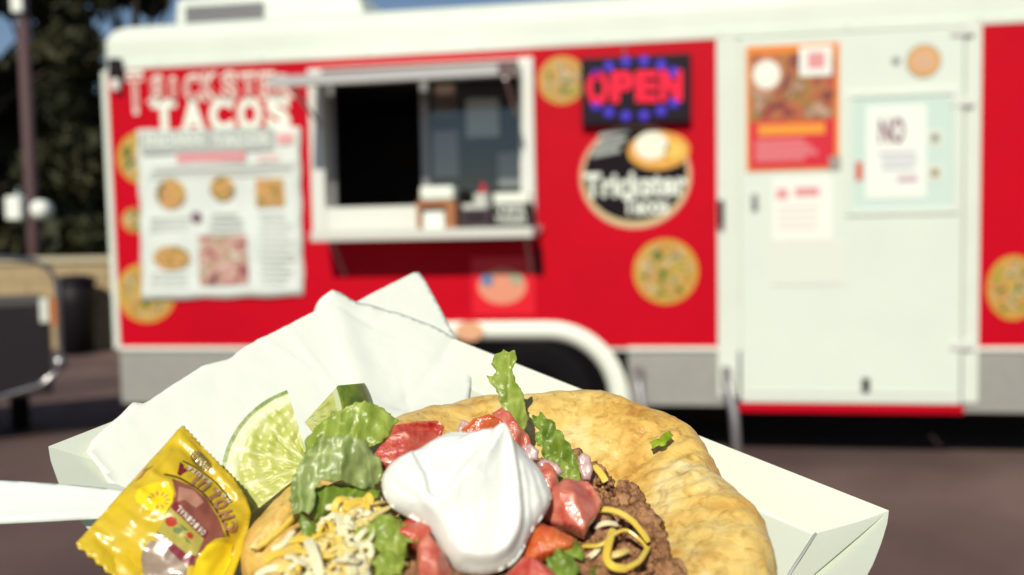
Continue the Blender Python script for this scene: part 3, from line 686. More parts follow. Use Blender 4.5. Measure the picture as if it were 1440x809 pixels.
tree(tx(66, 12.0), 12.0, 8.0, 1.7, 2, 'dark shade tree with hanging crown just behind the utility pole', LEAFS[1])
tree(tx(200, 12.5), 12.5, 8.6, 1.7, 3, 'tall dark tree rising behind the truck end wall', LEAFS[0])
tree(tx(130, 15), 15, 4.1, 2.0, 4, 'low bushy tree filling the gap beside the truck end', LEAFS[1], z0=.4)
tree(tx(-10, 16), 16, 5.0, 2.6, 5, 'low wide tree in the row farthest from the wall', LEAFS[0], z0=.3)

# ================================================================== the food in front
def noise_np(P, sc, seed=0.0, octv=4, H=1.0):
    return np.array([mn.fractal(Vector((float(p[0])*sc+seed*5.7, float(p[1])*sc-seed*2.3, (float(p[2])*sc if len(p) > 2 else 0)+seed*3.1)), H, 2.0, octv) for p in P])
# ---------------- paperboard tray
BOARD = pm('paperboard', (.67, .71, .60), .66, var=(160, (.65, .685, .575), .7), bump=(900, .06, .001))
tray = empty('paper_food_tray', T3(0, 0, -9), 'white paperboard food tray with flared walls and folded corners', 'tray')
def uvn(px, py, n): a = uv_tray(px, py, n); return (a[0], a[1], n)
Lc, Fc, Rc, Nc = (-115, -82.5, 0), (-115, 82.5, 0), (115, 82.5, 0), (115, -82.5, 0)
BI, BH = 18, -9
bL, bF, bR, bN = (-97, -64.5, BH), (-97, 64.5, BH), (97, 64.5, BH), (97, -64.5, BH)
def tray_wall(name, rim, b0, b1, rows=6, th=.55):
    rim = [np.array(p, float) for p in rim]; L_ = [0]
    for i in range(1, len(rim)): L_.append(L_[-1]+np.linalg.norm(rim[i]-rim[i-1]))
    L_ = np.array(L_)/L_[-1]; S = np.linspace(0, 1, 40); A = np.array(rim)
    rp = np.array([[np.interp(s, L_, A[:, k]) for k in range(3)] for s in S]); bp = np.array([np.array(b0)*(1-s)+np.array(b1)*s for s in S])
    vv = []; ff = []; m = len(S)
    for lay in (0, 1):
        for j in range(rows+1):
            t_ = j/rows; q = bp*(1-t_)+rp*t_; q[:, 2] -= .6*math.sin(math.pi*t_)
            q = q.copy(); q[:, 2] -= lay*th
            vv += [T3(*p) for p in q]
    n_ = m*(rows+1)
    for j in range(rows):
        for i in range(m-1):
            a = j*m+i; ff.append((a, a+1, a+m+1, a+m)); ff.append((n_+a, n_+a+m, n_+a+m+1, n_+a+1))
    for i in range(m-1): a = rows*m+i; ff.append((a, a+1, n_+a+1, n_+a)); ff.append((i+1, i, n_+i, n_+i+1))
    for j in range(rows):
        for e_ in (0, m-1): a = j*m+e_; q = (a, a+m, n_+a+m, n_+a); ff.append(q if e_ else q[::-1])
    return autosmooth(obj(name, vv, ff, BOARD, tray), 40)
tray_wall('wall', [Fc, Rc], bF, bR); tray_wall('wall', [Fc, Lc], bF, bL)
tray_wall('wall', [Rc, uvn(1248, 735, -.3), uvn(1240, 762, -.8), uvn(1228, 793, -1.2), uvn(1212, 822, -1.5), (118, -40, -1), Nc], bR, bN)
lnr = [Lc, uvn(69, 640, -1), uvn(74, 655, -2), uvn(83, 680, -3), uvn(120, 742, -4), (-20, -92, -3), (60, -86, -1), Nc]
tray_wall('wall', lnr, bL, bN)
mb = MB(); mb.add([T3(*p) for p in (bL, bF, bR, bN)]+[T3(p[0], p[1], p[2]-.5) for p in (bL, bF, bR, bN)], [(3, 2, 1, 0), (4, 5, 6, 7), (0, 1, 5, 4), (1, 2, 6, 5), (2, 3, 7, 6), (3, 0, 4, 7)]); mb.build('base', BOARD, tray)
# folded corner flaps lying on the short walls
def flap(c, b, far, name='corner_flap', lift=.22):
    mid = np.array(c)*.985+np.array(far)*.015
    q = [np.array(c)+(np.array(far)-np.array(c))*.06, np.array(b, float), np.array(far)]
    q = [p+np.array([0, 0, lift]) for p in q]
    MB().add([T3(*p) for p in q]+[T3(p[0], p[1], p[2]-.5) for p in q], [(2, 1, 0), (3, 4, 5), (0, 1, 4, 3), (1, 2, 5, 4), (2, 0, 3, 5)]).build(name, BOARD, tray)
flap(Rc, (97.5, 65, BH+.3), (98, 14, BH+.5))
# scored line round the base
for (a, b_) in ((bF, bR), (bR, bN)):
    MB().tube([T3(a[0], a[1], a[2]+.15), T3(b_[0], b_[1], b_[2]+.15)], .0006, 8).build('score_line', pm('board_score', (.84, .86, .78), .6), tray, True)

# ---------------- paper liner
SLOPE = math.tan(R(27.5)); LP1 = np.array((-112., -65.)); LDIR = np.array((36., 149.)); LDIR /= np.linalg.norm(LDIR); LOUT = np.array((-LDIR[1], LDIR[0]))
lin_n = (TN-(TU*LOUT[0]+TV*LOUT[1])*SLOPE).normalized(); lin_p = T3(LP1[0], LP1[1], .8)
def lin_uv(px, py):
    q = to_uvn(hit(px, py, lin_p, lin_n)); return (q[0], q[1])
def paper_mat(name, col, tl):
    m = pm(name, col, .55, var=(60, tuple(c*.97 for c in col), .8), bump=(220, .12, .001)); t, b, L = nodes(m)
    trn = t.nodes.new('ShaderNodeBsdfTranslucent'); trn.inputs[0].default_value = (*col, 1); mx = t.nodes.new('ShaderNodeMixShader'); mx.inputs[0].default_value = tl
    L.new(b.outputs[0], mx.inputs[1]); L.new(trn.outputs[0], mx.inputs[2]); L.new(mx.outputs[0], t.nodes['Material Output'].inputs[0]); return m
WAX = paper_mat('deli_paper', (.86, .885, .795), .08)
class TrayFrame:
    o = T3(0, 0, 0)
    def w(s, x, y, z): return T3(float(x), float(y), float(z))
TF = TrayFrame()
rgn = np.random.default_rng(7)
def lin_h(P, off=0.0):
    s = (P-LP1)@LOUT; z = .8+s*SLOPE; fl = BH+1.0
    z = np.where(z > fl, z, fl); k = 3.0; z = fl+k*np.log1p(np.exp(np.clip((.8+s*SLOPE-fl)/k, -30, 30)))
    return z+off
edge_px = [(146, 604), (170, 584), (198, 556), (232, 532), (280, 501), (318, 492), (340, 475), (400, 447), (440, 427), (467, 412), (478, 414), (500, 424), (520, 428), (560, 440), (610, 459), (640, 474)]
up = [lin_uv(*p) for p in edge_px]
poly = up+[lin_uv(652, 500), lin_uv(664, 524), (-38, 44), (-20, 20), (20, -20), (10, -55), (-40, -70), (-66, -76), lin_uv(150, 690), lin_uv(140, 668), lin_uv(122, 642), lin_uv(128, 622)]
curl_line = np.array([lin_uv(*p) for p in edge_px[2:9]])
fold1 = np.array([lin_uv(467, 412), lin_uv(500, 520), lin_uv(520, 600)]); fold2 = np.array([lin_uv(640, 474), lin_uv(600, 540), lin_uv(560, 590)])
fold3 = np.array([lin_uv(120, 640), lin_uv(135, 660), lin_uv(150, 690)])
def lin_front(P, d):
    z = lin_h(P)
    cd = dist_line(P, curl_line); z = z-np.clip(5-cd, 0, 5)**2*.20
    z += .45*noise_np(P, .035, 3)+.18*noise_np(P, .11, 4)
    z += 1.6*np.exp(-(side_line(P, fold1)/7)**2)-.9*np.exp(-(side_line(P, fold2)/2.5)**2)+1.0*np.exp(-(dist_line(P, fold3)/1.6)**2)
    for k in range(9):      # crumple creases
        a = rgn2.uniform(-120, 0); b_ = rgn2.uniform(-60, 80); th = rgn2.uniform(0, 3.14); q = (P[:, 0]-a)*math.cos(th)+(P[:, 1]-b_)*math.sin(th); l = -(P[:, 0]-a)*math.sin(th)+(P[:, 1]-b_)*math.cos(th)
        z += .5*np.exp(-(q/1.2)**2)*np.exp(-(l/25)**2)*rgn2.choice([-1, 1])
    return z
rgn2 = np.random.default_rng(11); _cache = {}
def ff_(P, d):
    if len(P) not in _cache: _cache[len(P)] = lin_front(P, d)
    return _cache[len(P)]
liner = sheet('paper_liner', TF, poly, ff_, lambda P, d: ff_(P, d)-.15, WAX, 2.0)
tag(liner, 'crumpled white deli paper lining the tray and rising above its rim', 'paper')
# the second corner of the sheet, folded up behind
pk = [lin_uv(484, 428), lin_uv(500, 418), lin_uv(545, 394), lin_uv(583, 375), lin_uv(590, 375), lin_uv(597, 384), lin_uv(618, 424), lin_uv(644, 476), lin_uv(640, 500), lin_uv(540, 470)]
def bk(P, d):
    s = (P-LP1)@LOUT; return .8+s*SLOPE-1.6-.03*s+.35*noise_np(P, .06, 9)
o = sheet('folded_corner', TF, pk, bk, lambda P, d: bk(P, d)-.15, WAX, 2.0, parent=liner)

# ---------------- fry bread
def bread_mat():
    m = pm('fried_dough', (.7, .4, .12), .42, spec=.45, sss=.12, sssr=(1, .5, .2), sscale=.003); t, b, L = nodes(m); tc = t.nodes.new('ShaderNodeTexCoord')
    def nn(sc, det, dist=0.0, rough=.6):
        n = t.nodes.new('ShaderNodeTexNoise'); n.inputs['Scale'].default_value = sc; n.inputs['Detail'].default_value = det; n.inputs['Distortion'].default_value = dist; n.inputs['Roughness'].default_value = rough
        L.new(tc.outputs['Object'], n.inputs['Vector']); return n
    n1, n2, n3 = nn(38, 6, .4), nn(230, 5, .8), nn(900, 3)
    r1 = ramp(t, [(.28, (.52, .26, .055)), (.40, (.68, .41, .095)), (.55, (.76, .53, .16)), (.70, (.80, .66, .33))]); L.new(n1.outputs['Fac'], r1.inputs['Fac'])
    r2 = ramp(t, [(.32, (.62, .52, .40)), (.5, (1, 1, 1)), (.66, (1.08, 1.13, 1.26))]); L.new(n2.outputs['Fac'], r2.inputs['Fac'])
    mx = t.nodes.new('ShaderNodeMix'); mx.data_type = 'RGBA'; mx.blend_type = 'MULTIPLY'; mx.inputs[0].default_value = .75
    L.new(r1.outputs[0], mx.inputs[6]); L.new(r2.outputs[0], mx.inputs[7]); atb = t.nodes.new('ShaderNodeAttribute'); atb.attribute_name = 'brown'; mb_ = t.nodes.new('ShaderNodeMix'); mb_.data_type = 'RGBA'; L.new(atb.outputs['Fac'], mb_.inputs[0]); L.new(mx.outputs[2], mb_.inputs[6]); mb_.inputs[7].default_value = (.50, .24, .06, 1); L.new(mb_.outputs[2], b.inputs['Base Color'])
    bp = t.nodes.new('ShaderNodeBump'); bp.inputs['Strength'].default_value = .45; bp.inputs['Distance'].default_value = .0012; L.new(n2.outputs['Fac'], bp.inputs['Height'])
    b2 = t.nodes.new('ShaderNodeBump'); b2.inputs['Strength'].default_value = .35; b2.inputs['Distance'].default_value = .0004; L.new(n3.outputs['Fac'], b2.inputs['Height']); L.new(bp.outputs['Normal'], b2.inputs['Normal'])
    L.new(b2.outputs['Normal'], b.inputs['Normal'])
    rr = ramp(t, [(.35, (.26, .26, .26)), (.65, (.5, .5, .5))]); L.new(n2.outputs['Fac'], rr.inputs['Fac']); L.new(rr.outputs[0], b.inputs['Roughness'])
    return m
BREAD = bread_mat()
opx = [(326, 772), (350, 735), (396, 690), (455, 650), (520, 605), (556, 581), (600, 564), (645, 556), (690, 550), (730, 556), (770, 555), (815, 556), (852, 560), (885, 576), (912, 592), (958, 605), (992, 632), (1010, 665), (1032, 700), (1055, 730), (1086, 768), (1097, 812)]
ouv = [uv_tray(px, py, 12.5) for px, py in opx]+[(103, -30), (88, -62), (50, -82), (10, -90), (-12, -86)]
BC = np.array((28., -18.))
ang = np.array([math.atan2(v-BC[1], u-BC[0]) for u, v in ouv]); rad = np.array([math.hypot(u-BC[0], v-BC[1]) for u, v in ouv]); od = np.argsort(ang); ang, rad = ang[od], rad[od]
def b_rad(th): return np.interp(th, np.concatenate([ang-2*np.pi, ang, ang+2*np.pi]), np.tile(rad, 3))
NA, rows_ = 300, []
th = np.linspace(-np.pi, np.pi, NA, endpoint=False); D = b_rad(th)
for _ in range(14): D = (np.roll(D, 1)+2*D+np.roll(D, -1))/4
crest = 21+2.5*np.sin(th*2+.4)+1.5*np.sin(th*5); crest = np.where((th > 2.35) | (th < -1.4), crest-6, crest)
cr_s = crest.copy()
for _ in range(60): cr_s = (np.roll(cr_s, 1)+cr_s+np.roll(cr_s, -1))/3
prof = []
for a in np.linspace(-math.pi/2, math.pi/2, 22): prof.append(('rim', a))
for s in np.linspace(0, 1, 70)[1:]: prof.append(('top', s))
vv = []
def b_top(w, D_, cr):
    """height above the rim plane at distance w from the outline"""
    x = np.clip((w-11)/np.maximum(D_*.62-11, 5), 0, 1); return cr-(cr-8.5)*(x*x*(3-2*x))
allp = []
for kind, s in prof:
    if kind == 'rim':
        w_ = 11*(1-math.cos(s)); z = 6.5+(cr_s-6.5)*max(math.sin(s), 0)+min(math.sin(s), 0)*13.5; w_ = w_ + 0*D
    else:
        w_ = 11+s*(D-11.01); z = b_top(w_, D, cr_s)
    rr = D-w_; allp.append(np.stack([BC[0]+rr*np.cos(th), BC[1]+rr*np.sin(th), z], 1))
allp = np.array(allp); K = allp.shape[0]; P = allp.reshape(-1, 3)
big = noise_np(P, .045, 2, 2); med = noise_np(P, .13, 5, 3); ridg = 1-np.abs(noise_np(P*np.array([1, 1, .6]), .085, 8, 3))*2
topf = np.repeat(np.array([1.0 if k == 'top' else max(.25, (math.sin(s)+1)/2) for k, s in prof]), NA)
dirr = np.stack([P[:, 0]-BC[0], P[:, 1]-BC[1]], 1); dl = np.linalg.norm(dirr, axis=1)+1e-6; dirr /= dl[:, None]
P[:, 2] += topf*(1.0*big+.6*med+.3*ridg); P[:, :2] += dirr*(.5*med+.4*big)[:, None]*np.clip(dl/40, 0, 1)[:, None]
brown = np.zeros(len(P)); rb = np.random.default_rng(8)
for _ in range(190):            # fried blisters, browned on top
    a_ = rb.uniform(-np.pi, np.pi); r_ = float(b_rad(a_))*rb.uniform(.5, 1.0); s_ = rb.choice([rb.uniform(.8, 1.6), rb.uniform(1.6, 3.4)], p=[.7, .3])
    g_ = np.exp(-((P[:, 0]-BC[0]-r_*np.cos(a_))**2+(P[:, 1]-BC[1]-r_*np.sin(a_))**2)/(s_*s_)); P[:, 2] += topf*g_*.28*s_; brown = np.maximum(brown, g_*rb.uniform(.15, .75))
# radial stretch wrinkles near the back-right lobe
tt = np.repeat(th[None], K, 0).ravel(); wr_ = np.repeat(np.array([1.0 if k == 'top' else .5 for k, s in prof]), NA)
P[:, 2] += wr_*.55*np.sin(tt*46+6*big)*np.clip((dl-30)/25, 0, 1)*np.exp(-((tt-1.0)/.7)**2)
vv = [T3(*p) for p in P]; ff = []
for j in range(K-1):
    for i in range(NA): ff.append((j*NA+i, j*NA+(i+1) % NA, (j+1)*NA+(i+1) % NA, (j+1)*NA+i))
ff.append(tuple(range(NA))[::-1]); ff.append(tuple((K-1)*NA+i for i in range(NA)))
fb = obj('fry_bread', vv, ff, BREAD, None, True, T3(BC[0], BC[1], -7)); at = fb.data.attributes.new('brown', 'FLOAT', 'POINT'); at.data.foreach_set('value', brown.astype(np.float32))
tag(fb, 'round golden fried bread with a puffed rim under the toppings', 'bread')
def floor_n(u, v):
    t_ = math.atan2(v-BC[1], u-BC[0]); D_ = float(b_rad(t_)); r_ = math.hypot(u-BC[0], v-BC[1]); return float(b_top(np.array(D_-r_), np.array(D_), np.array(21.0)))

# ---------------- ground beef (nobody could count the crumbs)
def crumb_mesh(seed, sub=2):
    bm = bmesh.new(); bmesh.ops.create_icosphere(bm, subdivisions=sub, radius=1)
    for v in bm.verts:
        n_ = mn.fractal(v.co*1.3+Vector((seed*9.1, seed, -seed)), 1, 2, 3); v.co *= 1+.42*n_
    bm.verts.index_update(); V = np.array([v.co[:] for v in bm.verts]); F = [tuple(v.index for v in f.verts) for f in bm.faces]; bm.free(); return V, F
def crumb_mesh(seed, sub=3):
    bm = bmesh.new(); bmesh.ops.create_icosphere(bm, subdivisions=sub, radius=1)
    for v in bm.verts:
        c0_ = v.co.copy(); off = Vector((seed*9.1, seed, -seed))
        n_ = mn.fractal(c0_*1.1+off, 1, 2, 2); r2_ = 1-2*abs(mn.fractal(c0_*2.6+off, .8, 2, 3)); v.co *= 1+.55*n_+.34*r2_
    bm.verts.index_update(); V = np.array([v.co[:] for v in bm.verts]); F = [tuple(v.index for v in f.verts) for f in bm.faces]; bm.free(); return V, F
CR_ = [crumb_mesh(i) for i in range(10)]; CR2 = [crumb_mesh(i, 2) for i in range(6)]
BEEF = pm('browned_beef', (.17, .062, .024), .28, var=(210, (.50, .26, .12), 1.5), bump=(1400, .9, .0009), spec=.55)
rg = np.random.default_rng(5); mb_v, mb_f, k0 = [], [], 0
reg = np.array([(800, 640), (850, 668), (898, 700), (925, 745), (940, 790), (950, 850), (860, 880), (600, 880), (560, 800), (600, 700), (700, 660)], float)
placed = 0
while placed < 1500:
    px, py = rg.uniform(550, 960), rg.uniform(635, 880)
    if not inside(np.array([[px, py]]), reg)[0]: continue
    vis = px > 790; n_ = rg.uniform(11, 20) if vis else rg.uniform(8, 17)
    u, v = uv_tray(px, py, n_)
    if n_ < floor_n(u, v)-2: n_ = floor_n(u, v)+rg.uniform(-1, 2)
    s = rg.choice([rg.uniform(.9, 1.6), rg.uniform(1.6, 2.8), rg.uniform(2.4, 3.6)], p=[.45, .38, .17])*(1.0 if vis else 1.2); V, F = (CR_ if vis and s > 1.5 else CR2)[rg.integers(6)]; A_ = rg.normal(size=(3, 3)); Q, _ = np.linalg.qr(A_)
    X = (V@Q)*s*rg.uniform(.6, 1.25, 3)+np.array([u, v, n_]); mb_v.append(X); mb_f += [tuple(i+k0 for i in f) for f in F]; k0 += len(V); placed += 1
for _ in range(600):          # fine crumbs on top
    px, py = rg.uniform(800, 950), rg.uniform(650, 850)
    if not inside(np.array([[px, py]]), reg)[0]: continue
    n_ = rg.uniform(17.5, 21.5); u, v = uv_tray(px, py, n_); s = rg.uniform(.5, 1.3); V, F = CR2[rg.integers(6)]; Q, _ = np.linalg.qr(rg.normal(size=(3, 3)))
    X = (V@Q)*s*rg.uniform(.6, 1.3, 3)+np.array([u, v, n_]); mb_v.append(X); mb_f += [tuple(i+k0 for i in f) for f in F]; k0 += len(V)
X = np.vstack(mb_v)
tag(obj('ground_beef', [T3(*p) for p in X], mb_f, BEEF, None, True, T3(40, -30, 9)), 'crumbled brown ground beef spread over the bread', 'beef', kind='stuff')

# ---------------- lettuce
def leaf_mat(name, c1, c2, tl=.42, vein=110):
    m = pm(name, c1, .3, spec=.5, bump=(420, .28, .0009)); t, b, L = nodes(m); tc = t.nodes.new('ShaderNodeTexCoord')
    mp = t.nodes.new('ShaderNodeMapping'); mp.inputs['Scale'].default_value = (1, .45, .35); mp.inputs['Rotation'].default_value = (.3, .5, .9); L.new(tc.outputs['Object'], mp.inputs['Vector'])
    n = t.nodes.new('ShaderNodeTexNoise'); n.inputs['Scale'].default_value = 260; n.inputs['Detail'].default_value = 6; n.inputs['Distortion'].default_value = .5; L.new(mp.outputs[0], n.inputs['Vector'])
    vo = t.nodes.new('ShaderNodeTexVoronoi'); vo.feature = 'DISTANCE_TO_EDGE'; vo.inputs['Scale'].default_value = vein; L.new(mp.outputs[0], vo.inputs['Vector'])
    r = ramp(t, [(.30, c2), (.52, c1), (.74, tuple(min(.85, c*1.35+.05) for c in c1))]); L.new(n.outputs['Fac'], r.inputs['Fac'])
    rv = ramp(t, [(0.0, (.55, .55, .55)), (.05, (0, 0, 0))]); L.new(vo.outputs['Distance'], rv.inputs['Fac'])
    mv = t.nodes.new('ShaderNodeMix'); mv.data_type = 'RGBA'; L.new(rv.outputs[0], mv.inputs[0]); L.new(r.outputs[0], mv.inputs[6]); mv.inputs[7].default_value = (*[min(.8, c*1.6+.08) for c in c1], 1)
    L.new(mv.outputs[2], b.inputs['Base Color'])
    tr = t.nodes.new('ShaderNodeBsdfTranslucent'); L.new(r.outputs[0], tr.inputs[0]); mx = t.nodes.new('ShaderNodeMixShader'); mx.inputs[0].default_value = tl
    L.new(b.outputs[0], mx.inputs[1]); L.new(tr.outputs[0], mx.inputs[2]); L.new(mx.outputs[0], t.nodes['Material Output'].inputs[0]); return m
LT_PALE = leaf_mat('lettuce_pale', (.41, .52, .09), (.24, .35, .035)); LT_MID = leaf_mat('lettuce_mid', (.27, .39, .045), (.13, .22, .018)); LT_GREY = leaf_mat('lettuce_grey', (.34, .42, .14), (.20, .28, .06), .3); LT_DARK = leaf_mat('lettuce_dark', (.17, .23, .03), (.07, .11, .012))
def leaf(px, n, k, mat, label, seed, amp=1.6, curl=0.0, rag=.8, th=.3, ax=0, step=.6, org=None, tilt=0.0, ruff=0.0):
    px = np.array(px, float); c = px.mean(0) if org is None else np.array(org, float); fr = Frame(on_tray(c[0], c[1], n), k)
    if tilt: fr.ez = (Matrix.Rotation(R(tilt), 3, fr.ex) @ fr.ez); fr.ey = fr.ez.cross(fr.ex)
    pl = resample(fr.px(px), .7); r_ = np.random.default_rng(seed); m = len(pl)
    jit = np.array([mn.fractal(Vector((p[0]*.55, p[1]*.55, seed)), 1, 2, 3) for p in pl]); cen = pl.mean(0); dv = pl-cen; dv /= np.linalg.norm(dv, axis=1)[:, None]+1e-6
    pl = pl+dv*(jit*rag*1.8)[:, None]
    def fz(P, d):
        a = P[:, ax]; sp = np.ptp(a)/2+1e-6; x = (a-a.mean())/sp
        z = amp*noise_np(P, .10, seed, 3)+curl*(1-x*x)*sp*.25+.7*amp*(1-2*np.abs(noise_np(P*np.array([1, .5] if ax else [.5, 1])[::-1], .13, seed+2, 3)))+.9*np.exp(-d/1.3)*noise_np(P, .4, seed+7, 2)
        if ruff: z += ruff*np.exp(-d/2.0)*noise_np(P, .35, seed+3, 2)
        return z
    cc = {}
    def f1(P, d):
        cc['z'] = fz(P, d); return cc['z']
    o = sheet('lettuce_piece', fr, pl, f1, lambda P, d: cc['z']-th, mat, step)
    return tag(o, label, 'lettuce', 'shredded lettuce pieces')
leaf([(690, 512), (697, 500), (708, 493), (716, 498), (724, 494), (727, 506), (720, 522), (728, 545), (734, 552), (738, 572), (744, 590), (738, 606), (722, 604), (710, 588), (702, 566), (698, 548), (688, 538), (684, 528), (694, 530), (698, 522)], 22, .92, LT_PALE, 'tall pale lettuce strip standing upright behind the sour cream', 1, .9, .8, .5, .5, org=(724, 600))
leaf([(745, 588), (760, 582), (768, 590), (778, 592), (782, 604), (790, 612), (800, 626), (812, 648), (818, 664), (808, 676), (792, 664), (776, 646), (764, 648), (758, 632), (750, 620), (756, 606)], 22, .7, LT_MID, 'ruffled green lettuce leaf lying against the bread rim', 2, 1.6, .5, .9, org=(790, 650), ruff=1.5)
leaf([(770, 645), (792, 650), (812, 664), (818, 680), (804, 690), (786, 684), (776, 668)], 20, .5, LT_PALE, 'pale lettuce scrap below the ruffled leaf and beside the onion', 3, 1.2, .6, .7)
leaf([(428, 620), (452, 598), (480, 582), (512, 572), (540, 580), (560, 594), (552, 608), (542, 622), (528, 634), (500, 632), (478, 624), (456, 620), (440, 634), (430, 640)], 26, .6, LT_PALE, 'folded pale green lettuce leaf beside the lime wedges', 4, 1.3, 1.0, .5, ruff=.8)
leaf([(422, 655), (436, 634), (456, 622), (486, 618), (514, 626), (532, 648), (540, 664), (528, 688), (506, 690), (480, 682), (452, 680), (444, 692), (442, 716), (434, 730), (424, 722), (412, 726), (408, 700), (412, 674)], 27, .75, LT_GREY, 'large grey green lettuce leaf draped in front of the pale one', 5, 1.4, 1.3, .5, .7, ruff=.6)
leaf([(440, 690), (468, 684), (500, 688), (534, 692), (532, 706), (506, 710), (476, 712), (456, 724), (442, 734), (438, 716)], 23, .6, LT_MID, 'yellow green lettuce rib under the large draped leaf', 6, .8, 1.6, .3, .9, ax=1)
leaf([(422, 722), (436, 730), (448, 742), (440, 756), (426, 758), (422, 744)], 24, .8, LT_MID, 'small green lettuce tip hanging below the draped leaf', 7, .8, .6, .5)
leaf([(494, 758), (514, 738), (540, 728), (560, 734), (580, 742), (590, 756), (584, 768), (570, 766), (572, 782), (556, 786), (536, 780), (514, 776), (500, 772)], 26, .6, LT_PALE, 'frilly yellow green lettuce piece over the shredded cheese', 8, 1.8, .8, .9, .7, ruff=2.0)
leaf([(520, 792), (545, 776), (566, 782), (572, 800), (556, 815), (530, 812)], 25, .6, LT_PALE, 'pale lettuce scrap below the frilly piece', 9, 1.2, .6, .8, ruff=1.2)
leaf([(780, 752), (796, 758), (812, 764), (822, 778), (818, 790), (802, 786), (790, 776)], 25, .6, LT_MID, 'curled green lettuce strip between tomato and beef', 10, 1.0, 1.5, .4, .7)
leaf([(768, 790), (788, 778), (806, 784), (814, 800), (806, 822), (776, 824), (764, 808)], 26, .55, LT_MID, 'dark green lettuce piece below the tomato chunks', 11, 1.4, .9, .6, .7, ruff=1.0)
leaf([(828, 806), (838, 794), (850, 796), (856, 812), (846, 828), (830, 824)], 22, .5, LT_DARK, 'small green lettuce bit on the beef', 12, 1.0, .8, .5)
leaf([(914, 622), (926, 618), (936, 609), (948, 612), (942, 620), (936, 630), (926, 627), (918, 631)], 22.3, .45, leaf_mat('lettuce_bright', (.38, .52, .03), (.24, .38, .015)), 'tiny bright green lettuce scrap stuck on the fried bread', 13, .5, .5, .8, .3, step=.6)
leaf([(560, 716), (584, 712), (600, 722), (598, 736), (580, 742), (562, 734)], 21, .4, LT_DARK, 'dark lettuce piece tucked under the sour cream edge', 14, 1.0, .6, .6)

# ---------------- tomato dice
def tom_mat(name, c1, c2):
    m = pm(name, c1, .14, var=(300, c2, 1.6), bump=(1100, .5, .0006), sss=.3, sssr=(1, .25, .12), sscale=.004, spec=.5, coat=.35); return m
TOM = [tom_mat('tomato_red', (.44, .036, .026), (.56, .13, .08)), tom_mat('tomato_pink', (.48, .075, .05), (.62, .22, .145)), tom_mat('tomato_orange', (.52, .065, .016), (.62, .18, .05))]
def chunk(px, n, k, mat, label, seed, thick=7.0, name='tomato_chunk', cat='tomato', group='diced tomato pieces', rnd=.9, ridge=None, step=.55):
    px = np.array(px, float); c = px.mean(0); fr = Frame(on_tray(c[0], c[1], n), k); c_ = fr.px(px).mean(0); pl = c_+(fr.px(px)-c_)*(1.08 if thick > 4 else 1.0)
    rl = None if ridge is None else fr.px(ridge)
    cc = {}
    rs_ = np.random.default_rng(seed+90); cen = pl.mean(0); rad_ = np.abs(pl-cen).mean()
    cuts = [(rs_.uniform(0, 6.28), rs_.uniform(.0, .6)*rad_, rs_.uniform(.4, .9)) for _ in range(3)] if thick > 4 else []
    def f1(P, d):
        e_ = np.clip(d/rnd, 0, 1); z = thick*.5*np.ones(len(P))
        for (a_, o_, s_) in cuts: z -= np.maximum(0, (P-cen)@np.array([math.cos(a_), math.sin(a_)])-o_)*s_
        z = np.maximum(z, .4)*np.sqrt(1-(1-e_)**2)+.22*noise_np(P, .16, seed, 3)*e_+.16*noise_np(P, .6, seed+1, 3)*e_
        if rl is not None: s_ = side_line(P, rl); z += np.where(s_ > 0, -.45*s_, -.15*np.abs(s_))*e_+1.0
        return z
    def f2(P, d):
        e_ = np.clip(d/rnd, 0, 1); return -thick*.5*np.sqrt(1-(1-e_)**2)
    return tag(sheet(name, fr, pl, f1, f2, mat, step), label, cat, group)
chunk([(530, 640), (548, 622), (556, 602), (585, 597), (612, 596), (621, 604), (616, 622), (604, 634), (590, 640), (574, 660), (556, 664), (536, 658)], 26, .6, TOM[0], 'dark red tomato chunk between lettuce and sour cream', 1, 9, ridge=[(556, 600), (575, 625), (560, 664)])
chunk([(652, 606), (668, 592), (688, 586), (704, 594), (716, 612), (722, 630), (700, 634), (672, 626)], 27, .6, TOM[2], 'orange red tomato slice at the back of the sour cream', 2, 7, ridge=[(690, 584), (700, 608), (716, 634)])
chunk([(694, 584), (706, 576), (718, 582), (728, 598), (742, 612), (748, 632), (738, 644), (722, 634), (708, 616)], 27, .7, TOM[1], 'pinkish tomato slice leaning at the foot of the upright lettuce', 3, 6)
chunk([(765, 718), (780, 690), (796, 676), (810, 680), (826, 682), (843, 706), (838, 724), (828, 738), (820, 756), (806, 748), (786, 742), (768, 736)], 27, .7, TOM[1], 'large two faced tomato cube beside the beef', 4, 12, ridge=[(808, 676), (806, 712), (822, 750)])
chunk([(724, 780), (742, 748), (760, 736), (784, 748), (806, 758), (804, 774), (776, 784), (748, 792)], 25, .6, TOM[2], 'wide orange tomato wedge right under the sour cream', 5, 8)
chunk([(716, 806), (734, 788), (756, 794), (776, 806), (790, 822), (760, 834), (724, 830)], 27, .6, TOM[0], 'wet red tomato piece below the orange wedge', 6, 9)
chunk([(588, 770), (604, 760), (624, 780), (636, 806), (640, 830), (606, 834), (588, 810)], 26, .6, TOM[1], 'soft pink tomato piece under the cream front edge', 7, 9)
chunk([(556, 744), (572, 732), (592, 730), (606, 744), (604, 766), (586, 774), (572, 764), (560, 756)], 26, .6, TOM[0], 'deep red tomato piece above the frilly lettuce', 8, 8)
chunk([(756, 652), (770, 648), (782, 664), (786, 686), (774, 696), (760, 682)], 25, .7, TOM[1], 'narrow pink tomato strip beside the right flank of cream', 9, 6)
chunk([(405, 800), (425, 788), (440, 796), (444, 815), (420, 826), (404, 818)], 19, .5, pm('beef_chunk', (.22, .08, .045), .45, var=(300, (.32, .14, .08), 1), bump=(800, .5, .001)), 'brown chunk of beef under the shredded cheese', 10, 6, 'beef_chunk', 'beef', None)
